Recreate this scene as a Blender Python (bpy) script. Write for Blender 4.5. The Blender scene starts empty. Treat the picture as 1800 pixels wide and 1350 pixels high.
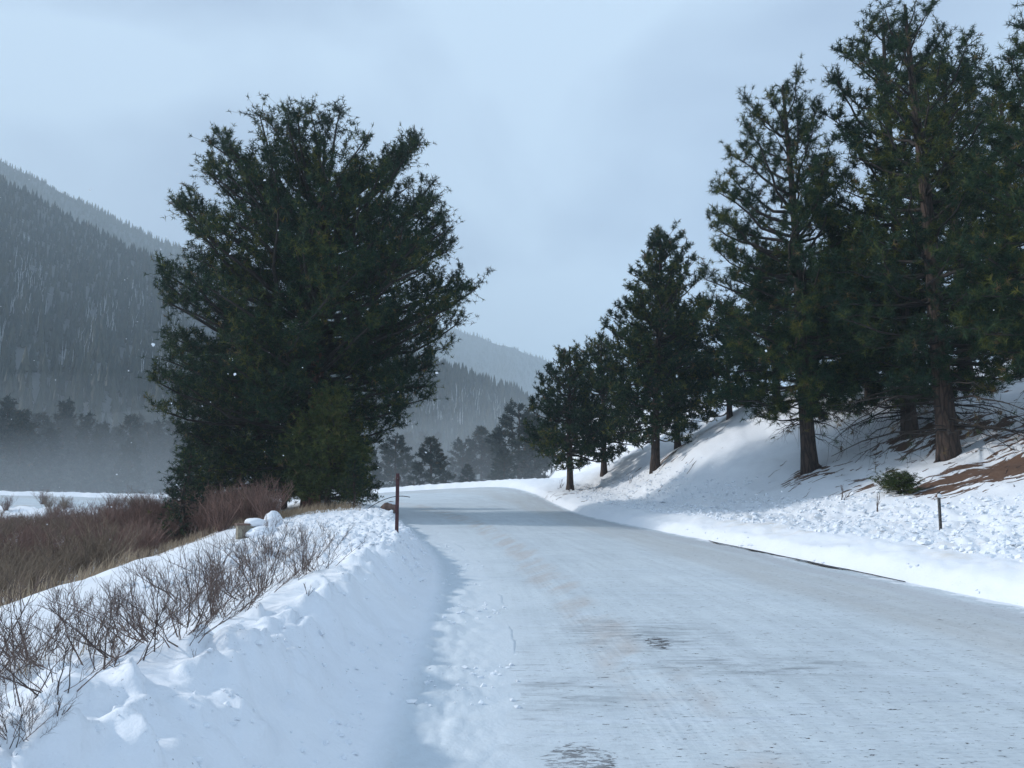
import bpy, math, random
import numpy as np

# ------------------------------------------------------------------ camera, sky, sun, exposure
sc = bpy.context.scene
C = sc.collection
R = math.radians
FPX, CX, CY, HZ = 1350.0, 900.0, 675.0, 845.0
PITCH = math.atan((HZ - CY) / FPX)
CAM_Z = 1.6

cam = bpy.data.cameras.new('camera')
cam.sensor_width = 36.0
cam.lens = 36.0 * FPX / 1800.0
cam.clip_start = 0.05
cam.clip_end = 20000
cam_o = bpy.data.objects.new('camera', cam)
C.objects.link(cam_o)
cam_o.location = (0, 0, CAM_Z)
cam_o.rotation_euler = (math.pi / 2 + PITCH, 0, 0)
sc.camera = cam_o

SUN_EL = R(29)
SUN_DIR = np.array([-1.0, 0.20])            # horizontal direction towards the sun
SUN_DIR /= np.linalg.norm(SUN_DIR)
SUN_ROT = math.atan2(SUN_DIR[0], SUN_DIR[1])

world = bpy.data.worlds.new('World')
sc.world = world
world.use_nodes = True
wn, wl = world.node_tree.nodes, world.node_tree.links
wn.clear()
sky = wn.new('ShaderNodeTexSky'); sky.sky_type = 'NISHITA'; sky.sun_disc = False
sky.sun_elevation = SUN_EL; sky.sun_rotation = SUN_ROT; sky.altitude = 2400; sky.dust_density = 2.0
skm = wn.new('ShaderNodeMix'); skm.data_type = 'RGBA'; skm.blend_type = 'MIX'; skm.inputs[0].default_value = 1.0
tc = wn.new('ShaderNodeTexCoord')
mp = wn.new('ShaderNodeMapping'); mp.inputs['Scale'].default_value = (1.0, 1.0, 1.6)
mp.inputs['Rotation'].default_value = (0.0, 0.5, 0.35); mp.inputs['Location'].default_value = (0.35, 0.1, 0.55)
n1 = wn.new('ShaderNodeTexNoise'); n1.inputs['Scale'].default_value = 2.1; n1.inputs['Detail'].default_value = 5; n1.inputs['Roughness'].default_value = 0.42
n1.inputs['Distortion'].default_value = 0.35
rp = wn.new('ShaderNodeValToRGB')
rp.color_ramp.elements[0].position = 0.43; rp.color_ramp.elements[0].color = (4.0, 5.2, 7.0, 1)
rp.color_ramp.elements[1].position = 0.60; rp.color_ramp.elements[1].color = (6.2, 7.9, 9.7, 1)
bg = wn.new('ShaderNodeBackground'); bg.inputs['Strength'].default_value = 0.115
wo = wn.new('ShaderNodeOutputWorld')
wl.new(tc.outputs['Generated'], mp.inputs['Vector']); wl.new(mp.outputs[0], n1.inputs['Vector']); wl.new(n1.outputs[0], rp.inputs[0])
wl.new(sky.outputs[0], skm.inputs[6]); wl.new(rp.outputs[0], skm.inputs[7]); skm.inputs[0].default_value = 0.9
wl.new(skm.outputs[2], bg.inputs['Color']); wl.new(bg.outputs[0], wo.inputs['Surface'])

sun = bpy.data.lights.new('sun', 'SUN'); sun.energy = 4.0; sun.angle = R(3.2); sun.color = (1.0, 0.97, 0.93)
sun_o = bpy.data.objects.new('sun', sun); C.objects.link(sun_o)
sun_o.rotation_euler = (math.pi / 2 - SUN_EL, 0, math.atan2(SUN_DIR[1], SUN_DIR[0]) + math.pi / 2)

sc.view_settings.view_transform = 'Standard'; sc.view_settings.look = 'None'
sc.view_settings.exposure = -0.04; sc.view_settings.gamma = 1.0; sc.view_settings.use_curve_mapping = False
sc.render.engine = 'CYCLES'
sc.cycles.use_denoising = True
sc.cycles.max_bounces = 6; sc.cycles.diffuse_bounces = 3; sc.cycles.glossy_bounces = 2
sc.cycles.volume_bounces = 1; sc.cycles.transparent_max_bounces = 8
sc.cycles.caustics_reflective = False; sc.cycles.caustics_refractive = False

# ------------------------------------------------------------------ noise helpers (numpy)
def _hash(ix, iy, seed):
    h = (ix.astype(np.int64) * 374761393 + iy.astype(np.int64) * 668265263 + seed * 1442695041) & 0x7fffffff
    h = ((h ^ (h >> 13)) * 1274126177) & 0x7fffffff
    h = ((h ^ (h >> 16)) * 2246822519) & 0x7fffffff
    return (h ^ (h >> 15)) / float(0x7fffffff)

def vnoise(x, y, seed=0):
    x = np.asarray(x, float); y = np.asarray(y, float)
    ix, iy = np.floor(x), np.floor(y)
    fx, fy = x - ix, y - iy
    fx = fx * fx * fx * (fx * (fx * 6 - 15) + 10); fy = fy * fy * fy * (fy * (fy * 6 - 15) + 10)
    a = _hash(ix, iy, seed); b = _hash(ix + 1, iy, seed); c = _hash(ix, iy + 1, seed); d = _hash(ix + 1, iy + 1, seed)
    return (a + (b - a) * fx) * (1 - fy) + (c + (d - c) * fx) * fy - 0.5

def fbm(x, y, octs=4, seed=0, gain=0.5):
    s = 0; a = 1.0; t = 0
    for o in range(octs):
        ca, sa = math.cos(o * 1.1 + .4), math.sin(o * 1.1 + .4)
        f = 2.03 ** o
        s = s + a * vnoise((x * ca - y * sa) * f + 17.3 * o, (x * sa + y * ca) * f - 9.1 * o, seed + o)
        t += a; a *= gain
    return 2 * s / t

def worley(x, y, seed=0):
    """1 at cell centres, falling to 0: rounded lumps of differing height"""
    ix, iy = np.floor(x), np.floor(y)
    best = np.zeros_like(x)
    for dx in (-1, 0, 1):
        for dy in (-1, 0, 1):
            cx, cy = ix + dx, iy + dy
            px = cx + _hash(cx, cy, seed); py = cy + _hash(cx, cy, seed + 7)
            sz = 0.25 + 0.75 * _hash(cx, cy, seed + 13)
            d = np.hypot(x - px, y - py) / (0.35 + 0.45 * sz)
            best = np.maximum(best, sz * np.clip(1 - d * d, 0, 1))
    return best

def sstep(a, b, x):
    t = np.clip((x - a) / (b - a), 0, 1)
    return t * t * (3 - 2 * t)

def catmull(pts, n=8):
    pts = np.array(pts, float)
    P = np.vstack([2 * pts[0] - pts[1], pts, 2 * pts[-1] - pts[-2]])
    out = []
    for i in range(1, len(P) - 2):
        for t in np.arange(n) / n:
            out.append(0.5 * ((2 * P[i]) + (-P[i-1] + P[i+1]) * t + (2*P[i-1] - 5*P[i] + 4*P[i+1] - P[i+2]) * t*t + (-P[i-1] + 3*P[i] - 3*P[i+1] + P[i+2]) * t**3))
    out.append(pts[-1])
    return np.array(out)

LEFT = catmull([(-.2,-80), (-.3,-30), (-.45,-8), (-.5,0), (-.64,4.3), (-.8,9), (-1.15,13.5), (-2.0,19), (-4.6,31), (-8.8,43), (-15.5,54), (-26,63), (-42,70), (-70,74), (-140,70)], 8)
RIGHT = catmull([(7.2,-80), (7.1,-30), (6.95,-8), (6.85,0), (6.5,9.8), (5.3,20.6), (3.6,34), (2.7,45), (1.4,58), (-1.6,71), (-9,83), (-21,92), (-40,98), (-70,102), (-140,98)], 8)

def sdist(X, Y, L):
    """signed distance: positive to the left of the polyline's direction"""
    X = np.asarray(X, float); Y = np.asarray(Y, float)
    best = np.full(X.shape, 1e18); sg = np.ones(X.shape)
    for a, b in zip(L[:-1], L[1:]):
        d = b - a; ll = d @ d
        t = np.clip(((X - a[0]) * d[0] + (Y - a[1]) * d[1]) / ll, 0, 1)
        qx, qy = X - a[0] - t * d[0], Y - a[1] - t * d[1]
        dd = qx * qx + qy * qy
        s = d[0] * qy - d[1] * qx
        m = dd < best
        best = np.where(m, dd, best); sg = np.where(m, np.sign(s + 1e-12), sg)
    return np.sqrt(best) * sg

def zroad(X, Y):
    s = sstep(35, 72, Y) * (1 - sstep(105, 190, Y)) * (1 - sstep(30, 90, -X))
    z = s * (0.019 * (Y - 35) + 0.085 * (np.clip(X, -30, 12) + 6))
    return z

gn = ([0,.25,.5,.72,.88,1.02,1.4,2.0,2.5,3.0,4,5.8,7.2,9,12,40], [0,.05,.14,.30,.47,.56,.55,.42,.2,.03,.0,-.03,-.55,-1.1,-1.5,-1.55])
gm = ([0,.25,.5,.8,2.2,3.4,5.0,6.2,8,10,14,40], [0,.06,.22,.48,.47,.36,.14,-.1,-.85,-1.25,-1.5,-1.55])
gf = ([0,.4,1.2,2.2,3.5,6,10,14,40], [0,.38,.42,.2,-.1,-.55,-1.15,-1.45,-1.55])
fr = ([0,.35,1.0,2.2,3.5,5,7,9.5,12,15,20,30,50,100,200,4000], [0,.26,.42,.44,.52,.85,1.5,2.15,3.2,4.4,6.2,8.6,11,14,16,18])
fv = ([0,.5,1.4,3,6,12,25,60,200], [0,.45,.5,.3,-.2,-1.0,-1.4,-1.5,-1.5])

def ground(X, Y, detail=True):
    X = np.asarray(X, float); Y = np.asarray(Y, float)
    dL = sdist(X, Y, LEFT); dR = -sdist(X, Y, RIGHT)
    wob = 0.16 * fbm(X * .9, Y * .55, 3, 5) if detail else 0.0
    dLw = dL + wob * sstep(-.2, .5, dL) * 1.0 + 0.07 * (fbm(X * 4, Y * 3, 2, 8) if detail else 0)
    dRw = dR + wob * .9 * sstep(0, .6, dR) + 0.05 * (fbm(X * 4, Y * 3, 2, 9) if detail else 0)
    a = np.interp(dLw, *gn); b = np.interp(dLw, *gm); c = np.interp(dLw, *gf)
    w1 = sstep(9, 15, Y); w2 = sstep(28, 38, Y)
    zl = (a * (1 - w1) + b * w1) * (1 - w2) + c * w2
    k = 1 + 0.85 * sstep(21, 42, Y)
    fb = np.interp(dRw, *fr)
    k = 1 + (k - 1) * (1 - sstep(9, 22, dR))
    fb = np.where(fb < .5, fb, .5 + (fb - .5) * k)
    W = np.maximum(1 - sstep(56, 76, Y), sstep(4, 16, X))
    zr_ = W * fb + (1 - W) * np.interp(dRw, *fv)
    zr_ = zr_ + 1.3 * np.exp(-((X - 12.5) ** 2 + (Y - 43) ** 2) / 24.0) * (dR > 0) * sstep(2, 7, dR)
    z = zroad(X, Y) * (1 - sstep(6, 40, dL)) + np.where(dL > 0, zl, 0) + np.where(dR > 0, zr_, 0)
    on = (dL < 0) & (dR < 0)
    if not detail:
        return np.where(on, z - .03, z)
    # low swells and drifts
    off = np.maximum(dL, dR)
    z = z + sstep(.6, 4, off) * 0.10 * fbm(X * .35, Y * .35, 3, 21) + sstep(8, 40, off) * .5 * fbm(X * .05, Y * .05, 3, 22)
    # ploughed left bank: lumps on the crest, wind-smoothed top
    ml = sstep(.25, .85, dL) * (1 - sstep(1.3, 2.4, dL))
    lump = worley(X * 2.1, Y * 1.6, 31) ** 1.5 * .12 + worley(X * 5.5, Y * 4.5, 32) * .10 + worley(X * 12, Y * 10, 34) * .022 + worley(X * 24, Y * 20, 37) * .010
    rid = 1 - np.abs(fbm(X * 1.3 + Y * .5, Y * .8, 3, 35)) * 2.2
    lump = lump + .06 * np.clip(rid, 0, 1) ** 2
    patch = sstep(-.18, .2, fbm(X * .8, Y * .6, 2, 33))
    z = z + ml * lump * (patch * .85 + .3) * (1 - sstep(26, 34, Y) * .6)
    rs_ = np.random.RandomState(12)
    slabs = [(-1.95, 3.75, .22, .16, .5), (-2.05, 4.75, .25, .14, .2), (-1.75, 4.35, .13, .10, -.3), (-1.55, 3.1, .2, .14, .8), (-1.35, 4.0, .16, .12, .1), (-1.6, 6.4, .3, .17, .1), (-2.0, 7.6, .25, .12, .3)]
    for q in range(30):
        yy = 2.4 + 11 * rs_.rand() ** 1.2; slabs.append((-1.18 - yy * .05 - .5 * rs_.rand() ** 1.4, yy, rs_.uniform(.06, .17), rs_.uniform(.04, .11), rs_.uniform(-.5, 1.0)))
    for (sx, sy, sr, sh, sa) in slabs:
        m_n = (np.abs(X - sx) < 2.2 * sr) & (np.abs(Y - sy) < 2.2 * sr)
        if not m_n.any(): continue
        ax_, ay_ = X[m_n] - sx, Y[m_n] - sy
        nn_ = .30 * fbm(ax_ / sr * 1.1 + sx * 7, ay_ / sr * 1.1 + sy * 5, 3, 36)
        uu = (ax_ * math.cos(sa) + ay_ * math.sin(sa)) / sr + nn_; ww = (-ax_ * math.sin(sa) + ay_ * math.cos(sa)) / (sr * 1.15) + nn_
        pr_f = np.clip((uu + 1.3) / 1.9, 0, 1) ** 1.3 * np.clip((.95 - uu) / .30, 0, 1) * np.clip(1.35 - ww * ww * 1.3, 0, 1)
        z[m_n] = z[m_n] + sh * .85 * pr_f
    mp_ = sstep(.15, .5, dL) * (1 - sstep(3.2, 5, dL)) * sstep(10.5, 13, Y)
    z = z + mp_ * (.11 * worley(X * 3.6, Y * 3.0, 41) + .06 * worley(X * 8, Y * 6.6, 42))
    # drift shelf crumbs at its foot
    mf = sstep(-.9, -.05, dL) * (1 - sstep(.05, .2, dL)) * (1 - sstep(35, 45, Y))
    z = z + mf * (.045 * worley(X * 4.5, Y * 3.5, 51) * sstep(-.2, .2, fbm(X, Y, 2, 52)) + .02 * worley(X * 11, Y * 9, 53)) + mf * .015
    # thrown, clotted snow on the right bank
    mr = sstep(1.0, 1.9, dR) * (1 - sstep(4.6, 6.4, dR + .6 * fbm(X * .5, Y * .5, 2, 61)))
    z = z + mr * (.13 * worley(X * 3.3, Y * 3.0, 62) ** 1.4 + .075 * worley(X * 7, Y * 6, 63))
    z = z + sstep(.02, .3, dR) * (1 - sstep(1, 2, dR)) * (.04 * worley(X * 4, Y * 3.5, 64) + .06 * fbm(X * 1.2, Y * 1.0, 2, 65))
    # terracettes / rough soil under the right-hand pines
    md = sstep(5.5, 7, dR) * (1 - sstep(16, 24, dR)) * (1 - sstep(40, 60, Y))
    z = z + md * .14 * fbm(X * .7 - Y * .45, X * .3 + Y * .9, 4, 71)
    # hummocks on the valley floor
    mv = sstep(9, 14, dL)
    z = z + mv * (.25 * worley(X * .25, Y * .18, 81) + .12 * fbm(X * .6, Y * .6, 2, 82))
    zin = zroad(X, Y) - .03
    on2 = (dL < -.02) & (dR < -.02)
    z = np.where(on2 & (mf < .05), zin, z)
    return z

def gz(x, y):
    return float(ground(np.array([x]), np.array([y]))[0])

def px(x, y, Y):
    """a photo pixel at a given forward distance -> world x, z"""
    u, v = (x - CX) / FPX, (CY - y) / FPX
    d = (u, math.cos(PITCH) - v * math.sin(PITCH), math.sin(PITCH) + v * math.cos(PITCH))
    s = Y / d[1]
    return d[0] * s, CAM_Z + d[2] * s

# ------------------------------------------------------------------ mesh helpers
def mesh_np(name, V, F, mat=None, smooth=True, attrs=None):
    """F: list of int arrays, each (n,3) or (n,4)"""
    if not isinstance(F, (list, tuple)): F = [F]
    F = [np.asarray(f, np.int32) for f in F if len(f)]
    me = bpy.data.meshes.new(name)
    V = np.asarray(V, np.float32)
    me.vertices.add(len(V)); me.vertices.foreach_set('co', V.ravel())
    li = np.concatenate([f.ravel() for f in F]); n = sum(len(f) for f in F)
    cnt = np.concatenate([np.full(len(f), f.shape[1], np.int32) for f in F])
    st = np.concatenate([[0], np.cumsum(cnt)[:-1]]).astype(np.int32)
    me.loops.add(len(li)); me.loops.foreach_set('vertex_index', li)
    me.polygons.add(n); me.polygons.foreach_set('loop_start', st); me.polygons.foreach_set('loop_total', cnt)
    me.polygons.foreach_set('use_smooth', np.full(n, smooth, bool))
    for k, a in (attrs or {}).items():
        at = me.attributes.new(k, 'FLOAT', 'POINT'); at.data.foreach_set('value', np.asarray(a, np.float32))
    me.update(calc_edges=True); me.validate()
    if mat: me.materials.append(mat)
    return me

def obj(name, me, parent=None, loc=(0, 0, 0), rot=(0, 0, 0), scale=(1, 1, 1)):
    o = bpy.data.objects.new(name, me); C.objects.link(o)
    o.location = loc; o.rotation_euler = rot; o.scale = scale
    if parent: o.parent = parent
    return o

def tag(o, label=None, cat=None, group=None, kind=None):
    if label: o['label'] = label
    if cat: o['category'] = cat
    if group: o['group'] = group
    if kind: o['kind'] = kind
    return o

def thing(name, label, cat, loc, rotz=0, group=None, scale=1.0):
    o = obj(name, None, None, loc, (0, 0, rotz), (scale, scale, scale) if np.isscalar(scale) else scale)
    return tag(o, label, cat, group)

def tubes(P, Rr, sides=4, cap=False):
    """P (N,K,3) polylines, Rr (N,K) radii -> V, F"""
    P = np.asarray(P, float); Rr = np.asarray(Rr, float)
    N, K, _ = P.shape
    T = np.zeros_like(P); T[:, 1:-1] = P[:, 2:] - P[:, :-2]; T[:, 0] = P[:, 1] - P[:, 0]; T[:, -1] = P[:, -1] - P[:, -2]
    T /= np.linalg.norm(T, axis=2, keepdims=True) + 1e-9
    ref = np.where(np.abs(T[:, :1, 2:3]) > .8, np.array([[[1., 0, 0]]]), np.array([[[0, 0, 1.]]]))
    ref = np.broadcast_to(ref, T.shape)
    A = np.cross(T, ref); A /= np.linalg.norm(A, axis=2, keepdims=True) + 1e-9
    B = np.cross(T, A)
    th = np.arange(sides) * 2 * math.pi / sides
    V = P[:, :, None] + Rr[:, :, None, None] * (A[:, :, None] * np.cos(th)[None, None, :, None] + B[:, :, None] * np.sin(th)[None, None, :, None])
    idx = np.arange(N * K * sides).reshape(N, K, sides)
    a = idx[:, :-1]; b = idx[:, 1:]
    F = np.stack([a, np.roll(a, -1, 2), np.roll(b, -1, 2), b], -1).reshape(-1, 4)
    return V.reshape(-1, 3), F

def join(parts):
    Vs, Fs, o = [], [], 0
    for V, F in parts:
        if len(V) == 0: continue
        Vs.append(V); Fs.append(F + o); o += len(V)
    return np.vstack(Vs), Fs

def box(cx, cy, cz, sx, sy, sz):
    s = np.array([[-1,-1,-1],[1,-1,-1],[1,1,-1],[-1,1,-1],[-1,-1,1],[1,-1,1],[1,1,1],[-1,1,1]], float) * .5
    V = s * (sx, sy, sz) + (cx, cy, cz)
    F = np.array([[0,3,2,1],[4,5,6,7],[0,1,5,4],[1,2,6,5],[2,3,7,6],[3,0,4,7]])
    return V, F

def disc(c, r, t, n=20, axis='y'):
    th = np.arange(n) * 2 * math.pi / n
    ring = np.stack([np.cos(th) * r, np.zeros(n), np.sin(th) * r], 1)
    V = np.vstack([ring + (0, -t / 2, 0), ring + (0, t / 2, 0), [[0, -t / 2 - .002, 0]], [[0, t / 2 + .002, 0]]]) + np.array(c)
    i = np.arange(n); j = (i + 1) % n
    T = np.vstack([np.stack([i, j, np.full(n, 2 * n)], 1), np.stack([j + n, i + n, np.full(n, 2 * n + 1)], 1)])
    Q = np.stack([j, i, i + n, j + n], 1)
    return V, [T, Q]

# ------------------------------------------------------------------ materials
def new_mat(name):
    m = bpy.data.materials.new(name); m.use_nodes = True
    nt = m.node_tree; nt.nodes.clear()
    out = nt.nodes.new('ShaderNodeOutputMaterial'); b = nt.nodes.new('ShaderNodeBsdfPrincipled')
    nt.links.new(b.outputs[0], out.inputs['Surface'])
    return m, nt, b, out

class NT:
    def __init__(s, nt): s.nt = nt
    def n(s, t, **kw):
        o = s.nt.nodes.new(t)
        for k, v in kw.items(): setattr(o, k, v)
        return o
    def l(s, a, b): s.nt.links.new(a, b)
    def noise(s, vec, scale, detail=3, rough=.5, dist=0):
        o = s.n('ShaderNodeTexNoise'); o.inputs['Scale'].default_value = scale; o.inputs['Detail'].default_value = detail
        o.inputs['Roughness'].default_value = rough; o.inputs['Distortion'].default_value = dist
        if vec is not None: s.l(vec, o.inputs['Vector'])
        return o.outputs[0]
    def mapping(s, vec, scale=(1,1,1), rot=(0,0,0), loc=(0,0,0)):
        o = s.n('ShaderNodeMapping'); o.inputs['Scale'].default_value = scale; o.inputs['Rotation'].default_value = rot; o.inputs['Location'].default_value = loc
        s.l(vec, o.inputs['Vector']); return o.outputs[0]
    def ramp(s, fac, a, b, ca=(0,0,0,1), cb=(1,1,1,1), smooth=False):
        o = s.n('ShaderNodeValToRGB'); e = o.color_ramp.elements
        e[0].position = a; e[1].position = b; e[0].color = ca; e[1].color = cb
        if smooth: o.color_ramp.interpolation = 'EASE'
        s.l(fac, o.inputs[0]); return o.outputs[0]
    def mix(s, fac, a, b, mode='MIX'):
        o = s.n('ShaderNodeMix'); o.data_type = 'RGBA'; o.blend_type = mode
        for sock, v in ((o.inputs[0], fac), (o.inputs[6], a), (o.inputs[7], b)):
            if isinstance(v, (int, float)): sock.default_value = v
            elif isinstance(v, tuple): sock.default_value = v if len(v) == 4 else (*v, 1)
            else: s.l(v, sock)
        return o.outputs[2]
    def math(s, op, a, b=0.0, clamp=False):
        o = s.n('ShaderNodeMath', operation=op); o.use_clamp = clamp
        for sock, v in ((o.inputs[0], a), (o.inputs[1], b)):
            if isinstance(v, (int, float)): sock.default_value = v
            else: s.l(v, sock)
        return o.outputs[0]
    def attr(s, name):
        o = s.n('ShaderNodeAttribute'); o.attribute_name = name; return o.outputs['Fac']
    def bump(s, h, strength, dist, bsdf):
        o = s.n('ShaderNodeBump'); o.inputs['Strength'].default_value = strength; o.inputs['Distance'].default_value = dist
        s.l(h, o.inputs['Height']); s.l(o.outputs[0], bsdf.inputs['Normal']); return o
    def blob(s, sx, sy, x, y, rx, ry):
        """1 inside an ellipse round (x, y), 0 outside"""
        a = s.math('DIVIDE', s.math('SUBTRACT', sx, x), rx); b = s.math('DIVIDE', s.math('SUBTRACT', sy, y), ry)
        d = s.math('ADD', s.math('MULTIPLY', a, a), s.math('MULTIPLY', b, b))
        return s.math('SUBTRACT', 1.0, d, clamp=True)

def flat_mat(name, col, rough=.8, var=.25, scale=8, bump=0, metallic=0):
    m, nt, b, out = new_mat(name); N = NT(nt)
    tcn = N.n('ShaderNodeTexCoord')
    f = N.noise(tcn.outputs['Object'], scale, 5, .6)
    c0 = tuple(c * (1 - var) for c in col); c1 = tuple(min(1, c * (1 + var)) for c in col)
    N.l(N.mix(N.ramp(f, .35, .65), c0, c1), b.inputs['Base Color'])
    b.inputs['Roughness'].default_value = rough; b.inputs['Metallic'].default_value = metallic
    if bump: N.bump(N.noise(tcn.outputs['Object'], scale * 3, 4, .6), bump, .02, b)
    return m

def snow_ground_mat():
    m, nt, b, out = new_mat('snow_with_soil'); N = NT(nt)
    tcn = N.n('ShaderNodeTexCoord'); v = tcn.outputs['Object']
    big = N.noise(v, .25, 4, .55); mid = N.noise(v, 3.5, 4, .6); fine = N.noise(v, 38, 3, .65)
    col = N.mix(N.ramp(big, .35, .7), (.86, .88, .91), (.79, .82, .87))
    col = N.mix(N.math('MULTIPLY', N.ramp(mid, .55, .75), .35), col, (.74, .78, .84))
    col = N.mix(N.attr('foot_shade'), col, (.62, .675, .72))  # shade along the left berm foot, painted into the snow colour
    # faint sand thrown by the plough
    sand = N.math('MULTIPLY', N.attr('sand'), N.ramp(N.noise(v, 1.3, 5, .65), .5, .72))
    col = N.mix(N.math('MULTIPLY', sand, .55), col, (.60, .50, .36))
    # specks of bark and grit
    spk = N.math('MULTIPLY', N.ramp(N.noise(v, 48, 1, .5), .735, .76), N.ramp(N.noise(v, 1.1, 2, .5), .5, .62))
    col = N.mix(N.math('MULTIPLY', spk, .6), col, (.12, .10, .09))
    # bare soil and needle litter
    wv = N.mapping(v, (.8, 2.0, 1.0), (0, 0, -.6))
    f = N.noise(wv, 1.25, 6, .62, .6)
    s = N.ramp(N.math('ADD', N.math('MULTIPLY', N.attr('dirt'), .58), N.math('MULTIPLY', N.math('SUBTRACT', f, .5), 1.5)), .40, .44)
    soil = N.mix(N.noise(v, 9, 5, .7), (.055, .034, .026), (.21, .125, .085))
    col = N.mix(s, col, soil)
    N.l(col, b.inputs['Base Color'])
    b.inputs['Roughness'].default_value = .75
    b.inputs['Specular IOR Level'].default_value = .25
    h = N.math('ADD', N.math('MULTIPLY', mid, 1.0), N.math('MULTIPLY', fine, .25))
    h = N.math('ADD', h, N.math('MULTIPLY', N.noise(N.mapping(v, (1.6, 5, 3), (0, 0, .2)), 1.0, 2, .5), .25))
    h = N.math('ADD', h, N.math('MULTIPLY', s, .4))
    N.bump(h, .42, .04, b)
    return m

def road_mat():
    m, nt, b, out = new_mat('packed_snow_road'); N = NT(nt)
    uvn = N.n('ShaderNodeUVMap'); uvn.uv_map = 'UVMap'; uv = uvn.outputs[0]     # u: fraction across, v: metres along
    sp = N.n('ShaderNodeSeparateXYZ'); N.l(uv, sp.inputs[0]); u, vv = sp.outputs[0], sp.outputs[1]
    tcn = N.n('ShaderNodeTexCoord'); o = tcn.outputs['Object']
    so = N.n('ShaderNodeSeparateXYZ'); N.l(o, so.inputs[0]); ox, oy = so.outputs[0], so.outputs[1]
    m7 = N.mapping(uv, (7.2, 1, 1))                                             # metres, road aligned
    col = N.mix(N.ramp(N.noise(o, .5, 5, .6), .35, .68), (.64, .70, .735), (.53, .59, .63))
    # streaks along the driving direction
    st = N.noise(N.mapping(m7, (5.0, .22, 1)), 1.0, 5, .62)
    col = N.mix(N.math('MULTIPLY', N.ramp(st, .42, .70), .55), col, (.44, .485, .52))
    # wind drift streaks across the road
    wd = N.noise(N.mapping(o, (.55, 4.2, 1), (0, 0, -.16)), 1.0, 5, .62, .3)
    col = N.mix(N.math('MULTIPLY', N.ramp(wd, .50, .66), .4), col, (.66, .72, .79))
    wd2 = N.noise(N.mapping(o, (1.1, 9, 1), (0, 0, -.12), (3, 1, 0)), 1.0, 4, .6, .2)
    col = N.mix(N.math('MULTIPLY', N.ramp(wd2, .58, .72), .5), col, (.37, .42, .48))
    # beige, sanded wheel bands near the right edge, a second fainter one near the left
    bu = N.math('ADD', u, N.math('MULTIPLY', N.math('SUBTRACT', N.noise(m7, .35, 3, .5), .5), .12))
    def band(c, w):
        d = N.math('ABSOLUTE', N.math('SUBTRACT', bu, c)); return N.ramp(N.math('DIVIDE', d, w), .3, 1.0, (1,1,1,1), (0,0,0,1), True)
    col = N.mix(N.math('MULTIPLY', N.math('MULTIPLY', band(.79, .16), .48), N.ramp(N.noise(N.mapping(m7, (1.2, .15, 1)), 1.5, 5, .6), .3, .6, (.45,.45,.45,1))), col, (.46, .445, .42))
    col = N.mix(N.math('MULTIPLY', band(.93, .05), .6), col, (.46, .47, .49))
    col = N.mix(N.math('MULTIPLY', N.math('MULTIPLY', band(.25, .07), N.ramp(N.noise(m7, .9, 4, .6), .42, .62)), .6), col, (.50, .44, .40))
    # tyre prints: fine ribs
    rib = N.n('ShaderNodeTexWave'); rib.inputs['Scale'].default_value = 4.2; rib.inputs['Distortion'].default_value = 4.0; rib.inputs['Detail'].default_value = 2
    N.l(N.mapping(m7, (1, .04, 1)), rib.inputs['Vector'])
    ribm = N.math('MULTIPLY', band(.235, .055), N.ramp(N.noise(m7, .5, 3, .5), .45, .6))
    col = N.mix(N.math('MULTIPLY', N.math('MULTIPLY', ribm, N.ramp(rib.outputs[0], .45, .8)), .10), col, (.80, .83, .87))
    gr = N.noise(N.mapping(o, (9, 34, 1), (0, 0, -.14)), 1.0, 6, .75, .3)
    col = N.mix(N.math('MULTIPLY', N.ramp(gr, .52, .70), .6), col, (.33, .38, .43))
    col = N.mix(N.math('MULTIPLY', N.ramp(gr, .28, .46, (1,1,1,1), (0,0,0,1)), .4), col, (.76, .81, .85))
    gl = N.noise(N.mapping(m7, (26, .9, 1)), 1.0, 5, .7, .2)
    col = N.mix(N.math('MULTIPLY', N.ramp(gl, .54, .70), .26), col, (.74, .79, .84))
    # grey icy patches and bare asphalt showing through
    ice = N.blob(ox, oy, 1.35, 8.3, 1.1, 1.1); ice2 = N.blob(ox, oy, .25, 6.0, .85, .65); ice3 = N.blob(ox, oy, 2.1, 6.9, 1.3, .5)
    im = N.math('MAXIMUM', ice, N.math('MAXIMUM', ice2, ice3))
    im = N.math('MULTIPLY', im, N.ramp(N.noise(N.mapping(o, (1.2, 6, 1), (0, 0, -.12)), 1.5, 5, .7, .5), .45, .68))
    col = N.mix(N.math('MULTIPLY', im, .95), col, (.17, .19, .21))
    a1 = N.blob(ox, oy, .40, 4.66, .24, .30); a2 = N.blob(ox, oy, -.25, 4.50, .17, .12); a3 = N.blob(ox, oy, 1.44, 7.85, .15, .34)
    am = N.math('MAXIMUM', a1, N.math('MAXIMUM', a2, N.math('MULTIPLY', a3, .85)))
    an = N.noise(N.mapping(o, (5, 13, 1), (0, 0, -.1)), 2.2, 6, .75, .5)
    am = N.ramp(N.math('ADD', N.math('MULTIPLY', N.math('MINIMUM', am, .5), .50), N.math('MULTIPLY', N.math('SUBTRACT', an, .5), 2.2)), .25, .28)
    cr = N.noise(N.mapping(o, (2.6, 26, 1), (0, 0, -.08), (1.7, .3, 0)), 1.0, 4, .6, .4)
    cm = N.math('MULTIPLY', N.ramp(cr, .60, .62), N.blob(ox, oy, -.15, 6.4, .75, 1.7))
    am = N.math('MAXIMUM', am, cm)
    asp = N.mix(N.noise(o, 60, 3, .7), (.022, .019, .019), (.085, .07, .066))
    col = N.mix(am, col, asp)
    ed = N.math('ADD', u, N.math('MULTIPLY', N.math('SUBTRACT', N.noise(o, 1.6, 5, .7), .5), .22))
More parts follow.
